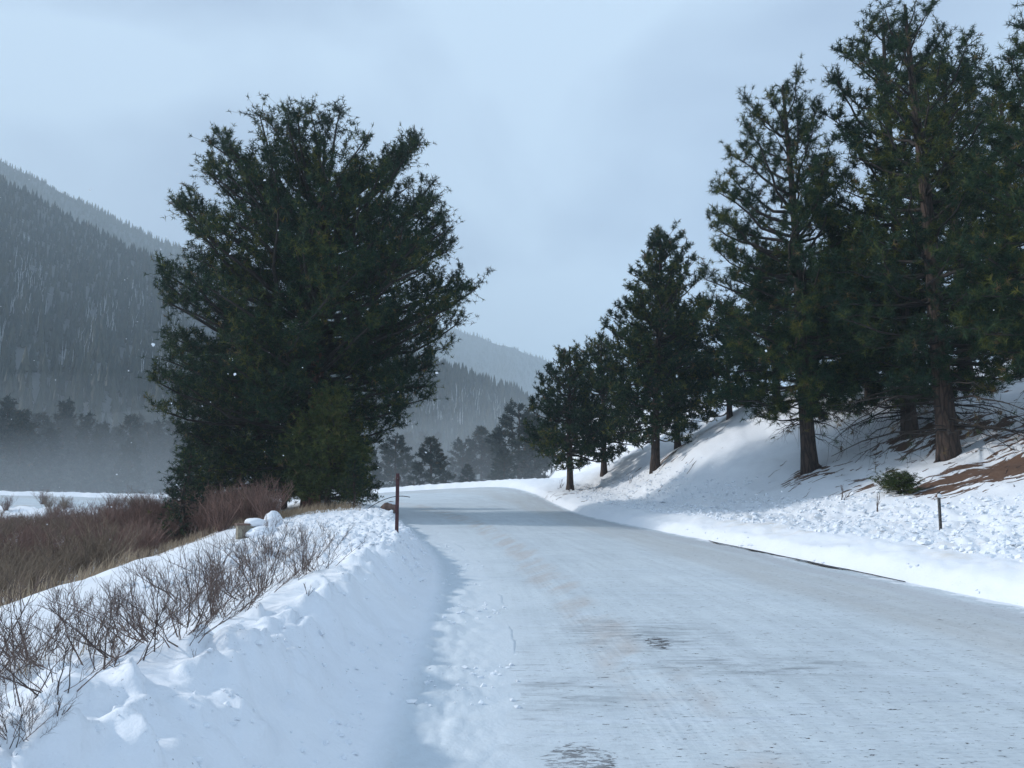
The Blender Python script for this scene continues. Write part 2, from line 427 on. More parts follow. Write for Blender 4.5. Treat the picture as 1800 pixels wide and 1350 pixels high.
    col = N.mix(N.ramp(ed, .03, .21, (1,1,1,1), (0,0,0,1), True), col, (.64, .695, .74))  # left edge toned to meet the shade painted on the berm foot
    col = N.mix(N.ramp(ed, .975, 1.0, (0,0,0,1), (1,1,1,1), True), col, (.80, .83, .87))
    N.l(col, b.inputs['Base Color'])
    b.inputs['Roughness'].default_value = .55
    b.inputs['Specular IOR Level'].default_value = .2
    h = N.math('ADD', N.math('MULTIPLY', N.noise(o, 22, 4, .65), .30), N.math('ADD', N.math('MULTIPLY', st, .5), N.math('MULTIPLY', gr, -.5)))
    h = N.math('ADD', h, N.math('MULTIPLY', wd, .35)); h = N.math('SUBTRACT', h, N.math('MULTIPLY', am, .8))
    h = N.math('ADD', h, N.math('MULTIPLY', N.math('MULTIPLY', ribm, rib.outputs[0]), .10))
    N.bump(h, .5, .03, b)
    return m

def bark_mat(name, c0, c1, snow=0.0):
    m, nt, b, out = new_mat(name); N = NT(nt)
    tcn = N.n('ShaderNodeTexCoord'); v = N.mapping(tcn.outputs['Object'], (8, 8, 1.5))
    vo = N.n('ShaderNodeTexVoronoi'); vo.feature = 'DISTANCE_TO_EDGE'; vo.inputs['Scale'].default_value = 1.6
    N.l(N.mix(.45, v, N.noise(v, 1.3, 5, .7)), vo.inputs['Vector'])
    crack = N.ramp(vo.outputs['Distance'], .0, .16)
    col = N.mix(N.noise(v, 2.5, 5, .7), c0, c1)
    col = N.mix(crack, tuple(x * .55 for x in c0), col)
    N.l(col, b.inputs['Base Color']); b.inputs['Roughness'].default_value = .9
    N.bump(N.math('ADD', N.math('MULTIPLY', crack, .7), N.math('MULTIPLY', N.noise(v, 9, 4), .4)), .9, .05, b)
    return m

def needle_mat(name, dark, mid, olive):
    m, nt, b, out = new_mat(name); N = NT(nt)
    t = N.attr('tone')
    o = N.n('ShaderNodeValToRGB'); e = o.color_ramp.elements
    e[0].position = 0; e[0].color = (*dark, 1); e[1].position = 1; e[1].color = (.13, .085, .05, 1)
    x = e.new(.45); x.color = (*mid, 1); x = e.new(.86); x.color = (*olive, 1); x = e.new(.95); x.color = (olive[0] * 1.15, olive[1] * .95, olive[2], 1)
    N.l(t, o.inputs[0]); N.l(o.outputs[0], b.inputs['Base Color'])
    b.inputs['Roughness'].default_value = .6; b.inputs['Specular IOR Level'].default_value = .12
    return m

def twig_mat(name, c0, c1):
    m, nt, b, out = new_mat(name); N = NT(nt)
    t = N.attr('tone'); N.l(N.mix(t, c0, c1), b.inputs['Base Color']); b.inputs['Roughness'].default_value = .75
    return m

M = {}
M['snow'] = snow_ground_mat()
M['road'] = road_mat()
M['bark'] = bark_mat('pine_bark_brown', (.038, .026, .021), (.105, .066, .05))
M['bark_red'] = bark_mat('pine_bark_orange', (.09, .036, .026), (.23, .10, .07))
M['limb'] = flat_mat('pine_limb', (.030, .024, .021), .9, .4, 3)
M['needle'] = needle_mat('pine_needles', (.009, .028, .019), (.027, .055, .026), (.120, .125, .026))
M['needle_y'] = needle_mat('young_pine_needles', (.024, .044, .018), (.058, .082, .026), (.125, .13, .036))
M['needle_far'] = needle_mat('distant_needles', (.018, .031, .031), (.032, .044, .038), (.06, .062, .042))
M['shrub'] = twig_mat('bare_shrub_twigs', (.050, .038, .036), (.165, .110, .090))
M['willow_red'] = twig_mat('willow_twigs_red', (.088, .050, .042), (.27, .155, .12))
M['willow_tan'] = twig_mat('willow_twigs_tan', (.10, .072, .050), (.30, .22, .15))
M['grass'] = twig_mat('dry_grass_blades', (.22, .155, .095), (.44, .34, .23))
M['clod'] = flat_mat('snow_clods', (.80, .83, .87), .8, .06, 9)
M['rust'] = flat_mat('rusted_steel', (.075, .028, .030), .6, .5, 14, .3, .3)
M['steel'] = flat_mat('weathered_steel', (.13, .12, .11), .55, .35, 14, .3, .5)
M['white'] = flat_mat('white_reflector', (.78, .80, .82), .25, .05, 20)
M['concrete'] = flat_mat('weathered_concrete', (.26, .235, .18), .9, .25, 10, .5)
M['soil'] = flat_mat('rusty_rock', (.15, .095, .075), .9, .45, 5, .7)
M['asphalt'] = flat_mat('wet_asphalt', (.040, .036, .036), .6, .5, 12, .6)
M['snowcap'] = flat_mat('fresh_snow', (.84, .86, .90), .7, .03, 5, .2)

# ------------------------------------------------------------------ ground
def build_ground():
    fine = np.arange(-44, 44.001, .185)
    rest_r = np.concatenate([np.arange(44.6, 60, .8), np.arange(60, 300, 4.0)])
    ang = np.radians(np.concatenate([fine, rest_r, [300, 304, 308, 312, 314, 315]]))
    rr = [.35]
    while rr[-1] < 2.2: rr.append(rr[-1] * 1.06)
    while rr[-1] < 62: rr.append(rr[-1] * 1.0095)
    while rr[-1] < 220: rr.append(rr[-1] * 1.025)
    while rr[-1] < 4600: rr.append(rr[-1] * 1.09)
    rr = np.array(rr)
    A, Q = np.meshgrid(ang, rr)
    X, Y = Q * np.sin(A), Q * np.cos(A)
    Z = ground(X.ravel(), Y.ravel())
    n, k = X.shape
    V = np.stack([X.ravel(), Y.ravel(), Z], 1)
    V = np.vstack([V, [[0, 0, -.03]]])
    idx = np.arange(n * k).reshape(n, k)
    nx = np.roll(idx, -1, 1)
    F = np.stack([idx[:-1], nx[:-1], nx[1:], idx[1:]], -1).reshape(-1, 4)[:, ::-1]
    c = np.stack([idx[0], nx[0], np.full(k, n * k)], 1)
    x, y = V[:, 0], V[:, 1]
    dR = -sdist(x, y, RIGHT); dL = sdist(x, y, LEFT)
    g = lambda cx, cy, sx, sy: np.exp(-((x - cx) / sx) ** 2 - ((y - cy) / sy) ** 2)
    dirt = np.maximum.reduce([g(14.0, 21.8, 3.8, 2.4) * 1.1, g(18, 25, 4, 3) * .9, g(11.3, 25.5, 2.0, 2.2) * .62, g(11.4, 29.4, 1.3, 1.6) * .95, g(15.4, 28.0, 2.4, 3) * .9,
                              g(13.4, 22.0, 2.2, 1.1) * 1.0, g(9.6, 46.0, 3.0, 3.0) * .85, g(6.5, 51, 3, 3) * .75, g(22, 33, 6, 6) * .55])
    dirt = dirt * sstep(5.0, 6.2, dR)
    dirt = dirt + .55 * sstep(1.2, 4, dL) * (1 - sstep(9, 14, dL)) * sstep(30, 36, y) * (1 - sstep(60, 90, y))
    sand = sstep(.2, 1.2, dR) * (1 - sstep(2.6, 4.5, dR)) * sstep(6, 10, y) * (1 - sstep(20, 26, y))
    me = mesh_np('snowy_ground', V, [F, c], M['snow'], True, {'dirt': dirt, 'sand': sand, 'foot_shade': (1 - sstep(-.05, .22, dL)) * (dL > -3) * 1.0})
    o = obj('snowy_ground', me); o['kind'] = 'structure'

def build_road():
    n = 700; w = 44
    def resamp(L):
        s = np.concatenate([[0], np.cumsum(np.linalg.norm(np.diff(L, axis=0), axis=1))])
        # matched parameter: position in the control list
        t = np.linspace(0, 1, len(L)); return t, L
    t = np.linspace(0, 1, len(LEFT)); tt = np.linspace(0, 1, n)
    Lp = np.stack([np.interp(tt, t, LEFT[:, i]) for i in (0, 1)], 1)
    Rp = np.stack([np.interp(tt, t, RIGHT[:, i]) for i in (0, 1)], 1)
    u = np.linspace(-.10, 1.04, w)
    P = Lp[:, None] * (1 - u[None, :, None]) + Rp[:, None] * u[None, :, None]
    X, Y = P[..., 0], P[..., 1]
    Z = zroad(X, Y) + .012 * fbm(X * .7, Y * .7, 3, 91) + .004
    V = np.stack([X, Y, Z], -1).reshape(-1, 3)
    idx = np.arange(n * w).reshape(n, w)
    F = np.stack([idx[:-1, :-1], idx[:-1, 1:], idx[1:, 1:], idx[1:, :-1]], -1).reshape(-1, 4)
    me = mesh_np('road', V, F, M['road'])
    mid = (Lp + Rp) / 2
    s = np.concatenate([[0], np.cumsum(np.linalg.norm(np.diff(mid, axis=0), axis=1))])
    UV = np.stack([np.broadcast_to(u, (n, w)), np.broadcast_to(s[:, None], (n, w))], -1).reshape(-1, 2)
    uvl = me.uv_layers.new(name='UVMap')
    li = np.empty(len(me.loops), np.int32); me.loops.foreach_get('vertex_index', li)
    uvl.data.foreach_set('uv', UV[li].astype(np.float32).ravel())
    o = obj('road', me); o['kind'] = 'structure'
    # bare pavement showing in a thin strip along the right edge
    m = (RIGHT[:, 1] > 9) & (RIGHT[:, 1] < 24)
    Q = RIGHT[m]; ys = np.linspace(12.4, 20.8, 120); xs = np.interp(ys, Q[:, 1], Q[:, 0])
    wob = .045 * fbm(ys * 1.7, ys * 0, 3, 95)
    wid = np.clip(.07 + .22 * fbm(ys * 1.6, ys * 0 + 3, 3, 96), .006, .2) * np.clip((ys - 12.4) / 3, .12, 1) * np.clip((20.8 - ys) / 1.2, .05, 1)
    a = np.stack([xs - .08 + wob, ys, zroad(xs, ys) + .030], 1); b_ = a + np.stack([-wid, 0 * ys, 0 * ys], 1)
    a2 = a + (.02, 0, -.02)
    V = np.vstack([b_, a, a2]); i = np.arange(119)
    F = np.vstack([np.stack([i, i + 120, i + 121, i + 1], 1), np.stack([i + 120, i + 240, i + 241, i + 121], 1)])
    o = obj('bare_pavement_edge', mesh_np('bare_pavement_edge', V, F, M['asphalt'])); o['kind'] = 'structure'

build_ground()
build_road()

# ------------------------------------------------------------------ hills
def prof_angles(pr):
    out = []
    for x, y in pr:
        u, v = (x - CX) / FPX, (CY - y) / FPX
        d = (u, math.cos(PITCH) - v * math.sin(PITCH), math.sin(PITCH) + v * math.cos(PITCH))
        out.append((math.atan2(d[0], d[1]), d[2] / math.hypot(d[0], d[1])))
    return np.array(out)

class Hill:
    def __init__(s, name, pr, Rb, Rr, power, seed, rough, mat, ph0, ph1, tail=()):
        s.a = prof_angles(pr); s.Rb, s.Rr, s.p, s.seed, s.rough = Rb, Rr, power, seed, rough
        ph = np.linspace(ph0, ph1, 260); t = np.concatenate([np.linspace(0, 1, 60), np.linspace(1.04, 1.6, 10)])
        T, PH = np.meshgrid(t, ph)
        X, Y, Z = s.point(PH, T)
        V = np.stack([X, Y, Z], -1).reshape(-1, 3)
        idx = np.arange(V.shape[0]).reshape(PH.shape)
        F = np.stack([idx[:-1, :-1], idx[:-1, 1:], idx[1:, 1:], idx[1:, :-1]], -1).reshape(-1, 4)
        o = obj(name, mesh_np(name, V, F, mat)); o['kind'] = 'structure'
    def point(s, PH, T):
        rr = s.Rr * (1 + .06 * fbm(PH * 6, PH * 0 + 2, 2, s.seed + 3))
        r = s.Rb + (rr - s.Rb) * T
        el = np.interp(PH, s.a[:, 0], s.a[:, 1])
        zt = CAM_Z + rr * el + s.rough * fbm(PH * 40, PH * 0, 4, s.seed)
        tt = np.clip(T, 0, 1)
        z = -3 + (zt + 3) * tt ** s.p
        z = z + s.rough * 2.2 * fbm(PH * 30, T * 3.0, 4, s.seed + 9) * np.sin(np.pi * tt)
        z = z - np.clip(T - 1, 0, 9) * (zt + 3) * .9
        return r * np.sin(PH), r * np.cos(PH), z

def hill_mat(name, c0, c1, sc_, thr):
    m, nt, b, out = new_mat(name); N = NT(nt)
    tcn = N.n('ShaderNodeTexCoord')
    f = N.noise(tcn.outputs['Object'], sc_, 6, .65)
    N.l(N.mix(N.ramp(f, thr - .06, thr + .06), c0, c1), b.inputs['Base Color']); b.inputs['Roughness'].default_value = .9
    return m
HM = hill_mat('forest_floor_snow', (.075, .085, .088), (.34, .37, .41), .03, .66)
HM2 = hill_mat('far_slope', (.065, .075, .078), (.30, .33, .37), .006, .68)

left_back = Hill('mountain_ridge', [(-1800,-60), (-900,60), (-400,150), (0,283), (100,335), (200,386), (330,444), (450,500), (600,560), (750,640), (900,760), (1000,850)], 640, 1400, 1.15, 201, 4, HM2, R(-80), R(6))
left_hill = Hill('hillside', [(-1800,40), (-900,100), (-400,180), (0,318), (60,352), (120,382), (200,425), (300,478), (400,545), (500,610), (600,690), (700,780), (800,850)], 215, 700, 1.2, 202, 4, HM, R(-80), R(-3.5))
mid_hill = Hill('hill', [(300,470), (450,520), (600,585), (700,620), (745,640), (800,655), (870,680), (940,706), (1010,735), (1100,775), (1200,840), (1250,860)], 270, 640, 1.25, 203, 3, HM, R(-24), R(16))
far_mt = Hill('mountain', [(300,640), (500,600), (650,570), (760,573), (810,583), (850,596), (905,614), (965,634), (1050,668), (1150,710), (1300,770), (1450,850)], 1300, 2400, 1.1, 204, 9, HM2, R(-26), R(24))

# far forest: one joined mass of small conifers per slope
def conifer_template():
    V, F = [], []
    for lv, (z0, z1, r) in enumerate([(.05, .52, .20), (.28, .78, .15), (.52, 1.0, .095)]):
        b0 = len(V)
        for i in range(6):
            th = i * math.pi / 3 + lv * .5; k = r * (1.0 if i % 2 else .68)
            V.append((k * math.cos(th), k * math.sin(th), z0 + (.0 if i % 2 else .05)))
        V.append((0, 0, z1))
        for i in range(6): F.append((b0 + i, b0 + (i + 1) % 6, b0 + 6))
    return np.array(V), np.array(F)
TV, TF = conifer_template()

def forest(name, label, hill, n, ph0, ph1, t0, t1, hmin, hmax, seed, aspen=0.0, ridge=0):
    rs = np.random.RandomState(seed)
    ph = rs.uniform(ph0, ph1, n); t = rs.uniform(t0 ** 1.45, t1 ** 1.45, n) ** (1 / 1.45)
    if ridge:
        ph = np.concatenate([ph, rs.uniform(ph0, ph1, ridge)]); t = np.concatenate([t, rs.uniform(.965, 1.0, ridge)]); n += ridge
    X, Y, Z = hill.point(ph, t)
    keep = fbm(X * .02, Y * .02, 3, seed) > -.93
    X, Y, Z = X[keep], Y[keep], Z[keep]; n = len(X)
    h = rs.uniform(hmin, hmax, n) * (1 + .3 * fbm(X * .01, Y * .01, 2, seed + 1)); w = h * rs.uniform(.75, 1.35, n)
    th = rs.uniform(0, 6.28, n); c, s = np.cos(th), np.sin(th)
    V = np.empty((n, len(TV), 3))
    V[..., 0] = X[:, None] + w[:, None] * (TV[None, :, 0] * c[:, None] - TV[None, :, 1] * s[:, None])
    V[..., 1] = Y[:, None] + w[:, None] * (TV[None, :, 0] * s[:, None] + TV[None, :, 1] * c[:, None])
    V[..., 2] = Z[:, None] - .5 + h[:, None] * TV[None, :, 2]
    F = (TF[None] + (np.arange(n) * len(TV))[:, None, None]).reshape(-1, 3)
    tone = np.repeat(np.clip(rs.uniform(0, .8, n), 0, 1), len(TV))
    me = mesh_np(name, V.reshape(-1, 3), F, M['needle_far'], False, {'tone': tone})
    tag(obj(name, me), label, 'forest', kind='stuff')

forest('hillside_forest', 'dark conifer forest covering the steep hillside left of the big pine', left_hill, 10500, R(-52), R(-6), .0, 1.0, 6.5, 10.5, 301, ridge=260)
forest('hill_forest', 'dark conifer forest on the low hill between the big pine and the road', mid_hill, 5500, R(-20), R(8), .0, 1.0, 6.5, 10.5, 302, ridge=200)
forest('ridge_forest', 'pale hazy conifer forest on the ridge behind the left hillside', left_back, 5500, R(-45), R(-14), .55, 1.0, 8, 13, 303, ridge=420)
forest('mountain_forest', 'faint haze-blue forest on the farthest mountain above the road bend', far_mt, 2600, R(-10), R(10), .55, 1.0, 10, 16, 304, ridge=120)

# bare aspens: pale upright stems on the lower slope
def aspens(name, label, hill, n, ph0, ph1, t0, t1, seed):
    rs = np.random.RandomState(seed)
    ph = rs.uniform(ph0, ph1, n * 4); t = rs.uniform(t0, t1, n * 4)
    X, Y, Z = hill.point(ph, t)
    k = fbm(ph * 60, t * 5, 2, seed) > .12
    X, Y, Z = X[k][:n], Y[k][:n], Z[k][:n]; n = len(X)
    h = rs.uniform(6, 11, n)
    P = np.stack([np.stack([X, Y, Z], 1), np.stack([X + rs.normal(0, .3, n), Y, Z + h * .6], 1), np.stack([X + rs.normal(0, .6, n), Y, Z + h], 1)], 1)
    Rr = np.stack([np.full(n, .13), np.full(n, .10), np.full(n, .03)], 1)
    V, F = tubes(P, Rr, 3)
    tag(obj(name, mesh_np(name, V, F, M['aspen'])), label, 'forest', kind='stuff')
M['aspen'] = flat_mat('aspen_bark', (.50, .52, .56), .8, .2, 1)
aspens('aspen_stand', 'pale bare aspen stems streaking the lower left hillside', left_hill, 420, R(-40), R(-20), .3, .72, 311)
aspens('aspen_grove', 'pale bare aspen stems on the hill above the road bend', mid_hill, 200, R(-9), R(2), .3, .75, 312)

# ------------------------------------------------------------------ pines
def unit(v): return v / (np.linalg.norm(v, axis=-1, keepdims=True) + 1e-9)

def pine_meshes(key, H, prof, seed, n_prim, sec_per_m=2.0, twigs=6, tufts=2, needles=12, nl=.20, nw=.026, trunk_r=.28,
                base_dead=0, dead_len=2.5, lean=(0, 0), needle='needle', bark='bark', up=1.0, roots=0, inner=.25, top_r=.03, olive=.3, twig_len=.42, bow=0.0, z_bias=.9, clus=1.0, jit=(.84, 1.08), csp=.16):
    """local coordinates, foot at the origin; prof = [(height fraction, radius towards -x, radius towards +x)]"""
    rs = np.random.RandomState(seed)
    pz = np.array([p[0] for p in prof]) * H; pl = np.array([p[1] for p in prof]); pr_ = np.array([p[2] for p in prof])
    # trunk axis
    K = 26
    tz = np.linspace(-.4, H * .97, K); f = np.clip(tz / H, 0, 1)
    ax = lean[0] * f + bow * np.sin(f * math.pi) + .10 * np.sin(f * 7 + seed) * f; ay = lean[1] * f + .08 * np.cos(f * 6 + seed) * f
    tr = trunk_r * (1 - f) ** .85 + top_r + trunk_r * .38 * np.exp(-np.clip(tz, 0, 9) / .30)
    axis = lambda z: np.stack([np.interp(z, tz, ax), np.interp(z, tz, ay), z], -1)
    parts = [tubes(np.stack([ax, ay, tz], 1)[None], tr[None], 12)]
    Vt = parts[0][0]
    # bark relief and buttress
    ang = np.arctan2(Vt[:, 1], Vt[:, 0])
    if roots:
        for i in range(roots):
            a = i * 2 * math.pi / roots + rs.uniform(-.3, .3)
            d = np.array([math.cos(a), math.sin(a), 0]); L = rs.uniform(.5, 1.1)
            q = np.linspace(0, 1, 7)[:, None]
            P = d * (trunk_r * .4 + q * L) + np.array([0, 0, 1]) * (.55 * (1 - q) ** 2.2 - .12) + np.array([-d[1], d[0], 0]) * q ** 2 * rs.uniform(-.4, .4)
            if d[0] < 0: P = P + np.array([0, 0, -1]) * q * .35
            parts.append(tubes(P[None], (trunk_r * .34 * (1 - q[:, 0] * .8))[None], 7))
    trunk = mesh_np(key + '_trunk', *join(parts), M[bark])
    # primaries
    lo = pz[0]; prim, primR, secs, secR, tw0, tw1 = [], [], [], [], [], []
    ga = rs.uniform(0, 6); tipm = min(.5, H * .04)
    for i in range(n_prim):
        q = ((i + rs.uniform(0, 1)) / n_prim) ** z_bias
        zt = lo + (H - tipm - lo) * q
        ga += 2.39996 + rs.uniform(-.35, .35)
        w = .5 + .5 * math.cos(ga)
        r = (np.interp(zt, pz, pl) * (1 - w) + np.interp(zt, pz, pr_) * w)
        r *= (rs.uniform(*jit) if rs.rand() > inner else rs.uniform(.35, .8))
        r = max(r, .12)
        sl = (-.12 + 1.25 * q ** 1.3) * up * (.75 if clus > 1.5 else 1) + rs.uniform(-.12, .16)
        za = zt - r * sl
        za = min(max(za, lo * .75), H * .93); rise = zt - za
        k = np.linspace(0, 1, 7)
        d = np.array([math.cos(ga), math.sin(ga)]); side = np.array([-d[1], d[0]]); wig = rs.uniform(-.16, .16) * r
        A = axis(np.array(za))
        P = np.zeros((7, 3))
        P[:, :2] = A[:2] + d * (r * k)[:, None] + side * (wig * np.sin(k * math.pi))[:, None]
        P[:, 2] = za + rise * k ** 1.5 - .05 * r * np.sin(k * math.pi) * (1 if q < .5 else 0)
        P += np.vstack([np.zeros(3), rs.normal(0, .03 * r ** .5, (6, 3))])
        prim.append(P)
        rad = min(.019 * r + .012, np.interp(za, tz, tr) * .6) * (1.25 if q > .5 else 1)
        primR.append(rad * (1 - k * .82) + .004)
        T = unit(np.gradient(P, axis=0))
        for tq, nq in ((1.0, 9 if r > 1 else 4), (.86, 6), (.7, 4)):
            if (r < 1 or clus < .7) and tq < 1: continue
            nq = max(3, int(nq * clus))
            p = np.array([np.interp(tq, k, P[:, c]) for c in range(3)])
            og = p + rs.normal(0, csp, (nq, 3)) * [1, 1, .6]
            dd_ = unit(T[-1] * .35 + rs.normal(0, .75, (nq, 3)) + np.array([0, 0, .8]))
            tw0.append(np.repeat(p[None], nq, 0)); tw1.append(og + dd_ * rs.uniform(.25, .62, (nq, 1)))
        ns = max(3, int(r * sec_per_m + 1.5))
        for j in range(ns):
            tk = .22 + .78 * ((j + rs.uniform(.1, .9)) / ns) ** .8 if r > 1.2 else rs.uniform(.05, 1)
            p = np.array([np.interp(tk, k, P[:, c]) for c in range(3)]); t_ = T[min(6, int(tk * 6))]
            sg = 1 if (j % 2) else -1
            lat = np.array([-t_[1], t_[0], 0]) * sg
            dr = unit(t_ * rs.uniform(.5, 1.0) + lat * rs.uniform(.5, 1.25) + np.array([0, 0, rs.uniform(.0, .9)]))
            sl_ = np.clip(r * .26 * (1.45 - tk * .95) * rs.uniform(.6, 1.3), .25, 1.6)
            kk = np.linspace(0, 1, 4)[:, None]
            S = p + dr * sl_ * kk + np.array([0, 0, 1.]) * (sl_ * .22 * kk ** 2)
            secs.append(S); secR.append((.006 + .007 * sl_) * (1 - kk[:, 0] * .75))
            nt = max(2, int(twigs * (.45 + sl_ * .55)))
            tt = np.where(rs.rand(nt) < .72, rs.uniform(.72, 1.0, nt), rs.uniform(.25, .75, nt)); tt[0] = 1.0
            q0 = p + dr * sl_ * tt[:, None] + np.array([0, 0, 1.]) * (sl_ * .22 * tt[:, None] ** 2)
            td = unit(dr * .35 + rs.normal(0, .62, (nt, 3)) + np.array([0, 0, .75 * up]))
            tl = twig_len * rs.uniform(.5, 1.25, nt)[:, None]
            tw0.append(q0); tw1.append(q0 + td * tl)
    tw0 = np.vstack(tw0); tw1 = np.vstack(tw1)
    bp = [tubes(np.array(prim), np.array(primR), 5), tubes(np.array(secs), np.array(secR), 3)]
    bp.append(tubes(np.stack([tw0, tw1], 1), np.tile([[.007, .004]], (len(tw0), 1)), 3))
    # bare dead limbs below the crown
    dt = []
    if base_dead:
        PP, RR, SS, SR = [], [], [], []
        for i in range(base_dead):
            a = rs.uniform(0, 6.28); za = rs.uniform(lo * .35, lo * 1.25); L = dead_len * rs.uniform(.4, 1.15)
            k = np.linspace(0, 1, 8)
            d = np.array([math.cos(a), math.sin(a)]); A = axis(np.array(za))
            P = np.zeros((8, 3)); P[:, :2] = A[:2] + d * (L * k)[:, None] + np.array([-d[1], d[0]]) * (rs.uniform(-.25, .25) * L * k ** 2)[:, None]
            P[:, 2] = za + L * (rs.uniform(-.05, .2) * k - rs.uniform(.15, .5) * k ** 2.2)
            P[1:] += rs.normal(0, .035, (7, 3))
            PP.append(P); RR.append((.006 + .011 * L) * (1 - k * .8))
            for j in range(int(L * 4)):
                tk = rs.uniform(.25, 1); p = np.array([np.interp(tk, k, P[:, c]) for c in range(3)])
                lt = rs.uniform(.25, .9); dv = unit(np.array([d[0], d[1], 0]) * .8 + rs.normal(0, .6, 3) + np.array([0, 0, -.15]))
                kk = np.linspace(0, 1, 4)[:, None]
                S = p + dv * lt * kk + np.array([0, 0, -1.]) * lt * .35 * kk ** 2 + rs.normal(0, .02, (4, 3)) * kk
                SS.append(S); SR.append(.008 * (1 - kk[:, 0] * .7))
                if rs.rand() < .13: dt.append((S[-1], dv))
        bp += [tubes(np.array(PP), np.array(RR), 4), tubes(np.array(SS), np.array(SR), 3)]
    limbs = mesh_np(key + '_branches', *join(bp), M['limb'])
    # needle tufts
    dirs = unit(tw1 - tw0); cent, cdir = [], []
    for q in range(tufts):
        e = 1.0 - q * .5
        cent.append(tw0 + (tw1 - tw0) * e); cdir.append(dirs)
    cent = np.vstack(cent); cdir = np.vstack(cdir)
    tone = np.clip(rs.beta(2, 3.2, len(cent)) * .95 + (fbm(cent[:, 0] * .55 + seed, cent[:, 2] * .55 + cent[:, 1] * .35, 2, seed) * olive) + (fbm(cent[:, 0] * 1.5 + cent[:, 1] * 1.1 + seed, cent[:, 2] * 1.6 - cent[:, 1], 2, seed + 4) * olive * .9), 0, .93)
    tone[rs.rand(len(cent)) < .02] = 1.0
    if dt:
        cent = np.vstack([cent] + [d[0][None] for d in dt]); cdir = np.vstack([cdir] + [d[1][None] for d in dt])
        tone = np.concatenate([tone, np.where(rs.rand(len(dt)) < .5, 1.0, .5)])
    n = len(cent)
    nd = unit(rs.normal(0, .8, (n, needles, 3)) + cdir[:, None] * .45)
    c0 = cent[:, None] - cdir[:, None] * rs.uniform(0, .13, (n, needles, 1)) * (nl / .2)
    L = nl * rs.uniform(.7, 1.15, (n, needles, 1))
    sv = unit(np.cross(nd, rs.normal(0, 1, (n, needles, 3)))) * nw * .5
    V = np.stack([c0 - sv, c0 + sv, c0 + nd * L], 2).reshape(-1, 3)
    F = np.arange(len(V)).reshape(-1, 3)
    jit = np.clip(np.repeat(tone, needles * 3) + np.repeat(rs.uniform(-.06, .06, n * needles), 3), 0, 1)
    crown = mesh_np(key + '_crown', V, F, M[needle], False, {'tone': jit})
    return trunk, limbs, crown

def place_tree(ms, name, label, x, Y, rotz=0, scale=1.0, group=None, z=None, cat='pine tree'):
    zz = gz(x, Y) if z is None else z
    r = thing(name, label, cat, (x, Y, zz), rotz, group, scale)
    obj('trunk', ms[0], r); obj('branches', ms[1], r)
    c = obj('crown', ms[2], r)
    return r

# --- the big pine left of the road
D = 36.0
def m_(p, d): return p * d / FPX
xb, _ = px(545, 900, D); zb = gz(xb, D); _, ztop = px(560, 228, D); Hh = ztop - zb
def frac(y, d, zb_, H_): return (px(900, y, d)[1] - zb_) / H_
def profile(rows, xc, d, zb_, H_):
    out = []
    for y, xl, xr in rows:
        f_ = frac(y, d, zb_, H_)
        out.append((f_, (xc - xl) * d / FPX, (xr - xc) * d / FPX))
    return sorted(out)
rows = [(210,450,672), (222,428,690), (250,408,714), (310,338,752), (345,352,748), (400,292,775), (450,300,798), (525,268,832), (570,275,812), (620,292,765), (690,290,752), (740,300,715), (775,325,662), (800,360,625), (850,420,620)]
big = pine_meshes('big_pine', Hh, profile(rows, 548, D, zb, Hh), 17, 240, 2.2, 7, 2, 10, .21, .031, .42, 0, bark='bark_red', lean=(.25, 0), up=.95, inner=.34, olive=.30, top_r=.03, twig_len=.34, z_bias=.8, jit=(.90, 1.0), csp=.30, clus=1.8)
place_tree(big, 'ponderosa_pine', 'largest tree, broad round-topped dark pine on the left of the road', xb, D)

# --- dense pine merging with its lower left
D2 = 38.5
x2, _ = px(450, 890, D2); z2 = gz(x2, D2); _, zt = px(430, 560, D2); H2 = zt - z2
rows = [(565,415,450), (600,370,480), (640,325,510), (700,290,540), (760,300,560), (810,315,575), (850,325,580), (880,350,560)]
t2 = pine_meshes('side_pine', H2, profile(rows, 450, D2, z2, H2), 12, 90, 2.4, 7, 2, 11, .20, .032, .2, up=.55, inner=.3, olive=.25)
place_tree(t2, 'pine_tree', 'bushy dark pine reaching the ground under the lower left of the largest pine', x2, D2)

# --- olive young pine in front of the big trunk
D3 = 31.5
x3, _ = px(575, 890, D3); z3 = gz(x3, D3); _, zt = px(568, 686, D3); H3 = zt - z3
rows = [(690,562,575), (720,540,600), (770,515,612), (810,500,635), (850,512,640), (880,525,625)]
t3 = pine_meshes('young_pine', H3, profile(rows, 572, D3, z3, H3), 13, 75, 3.2, 6, 2, 11, .19, .028, .10, needle='needle_y', up=.8, inner=.25, olive=.35)
place_tree(t3, 'young_pine', 'olive green young pine standing in front of the trunk of the largest pine', x3, D3)

# small spruce sapling and a thin one at the road side
sap = pine_meshes('sapling', 2.6, [(.05,.75,.75), (.4,.55,.55), (.75,.3,.3), (1,.06,.06)], 14, 34, 4, 4, 2, 8, .11, .022, .04, needle='needle', up=.35, twig_len=.2)
xs_, _ = px(325, 880, 30); place_tree(sap, 'spruce_sapling', 'slim spruce sapling rising from the willows left of the largest pine', xs_, 30, 0, 1.35)
xs_, _ = px(622, 890, 29.5); place_tree(sap, 'pine_sapling', 'small thin sapling on the berm edge right of the young olive pine', xs_, 29.5, 1.2, .75)
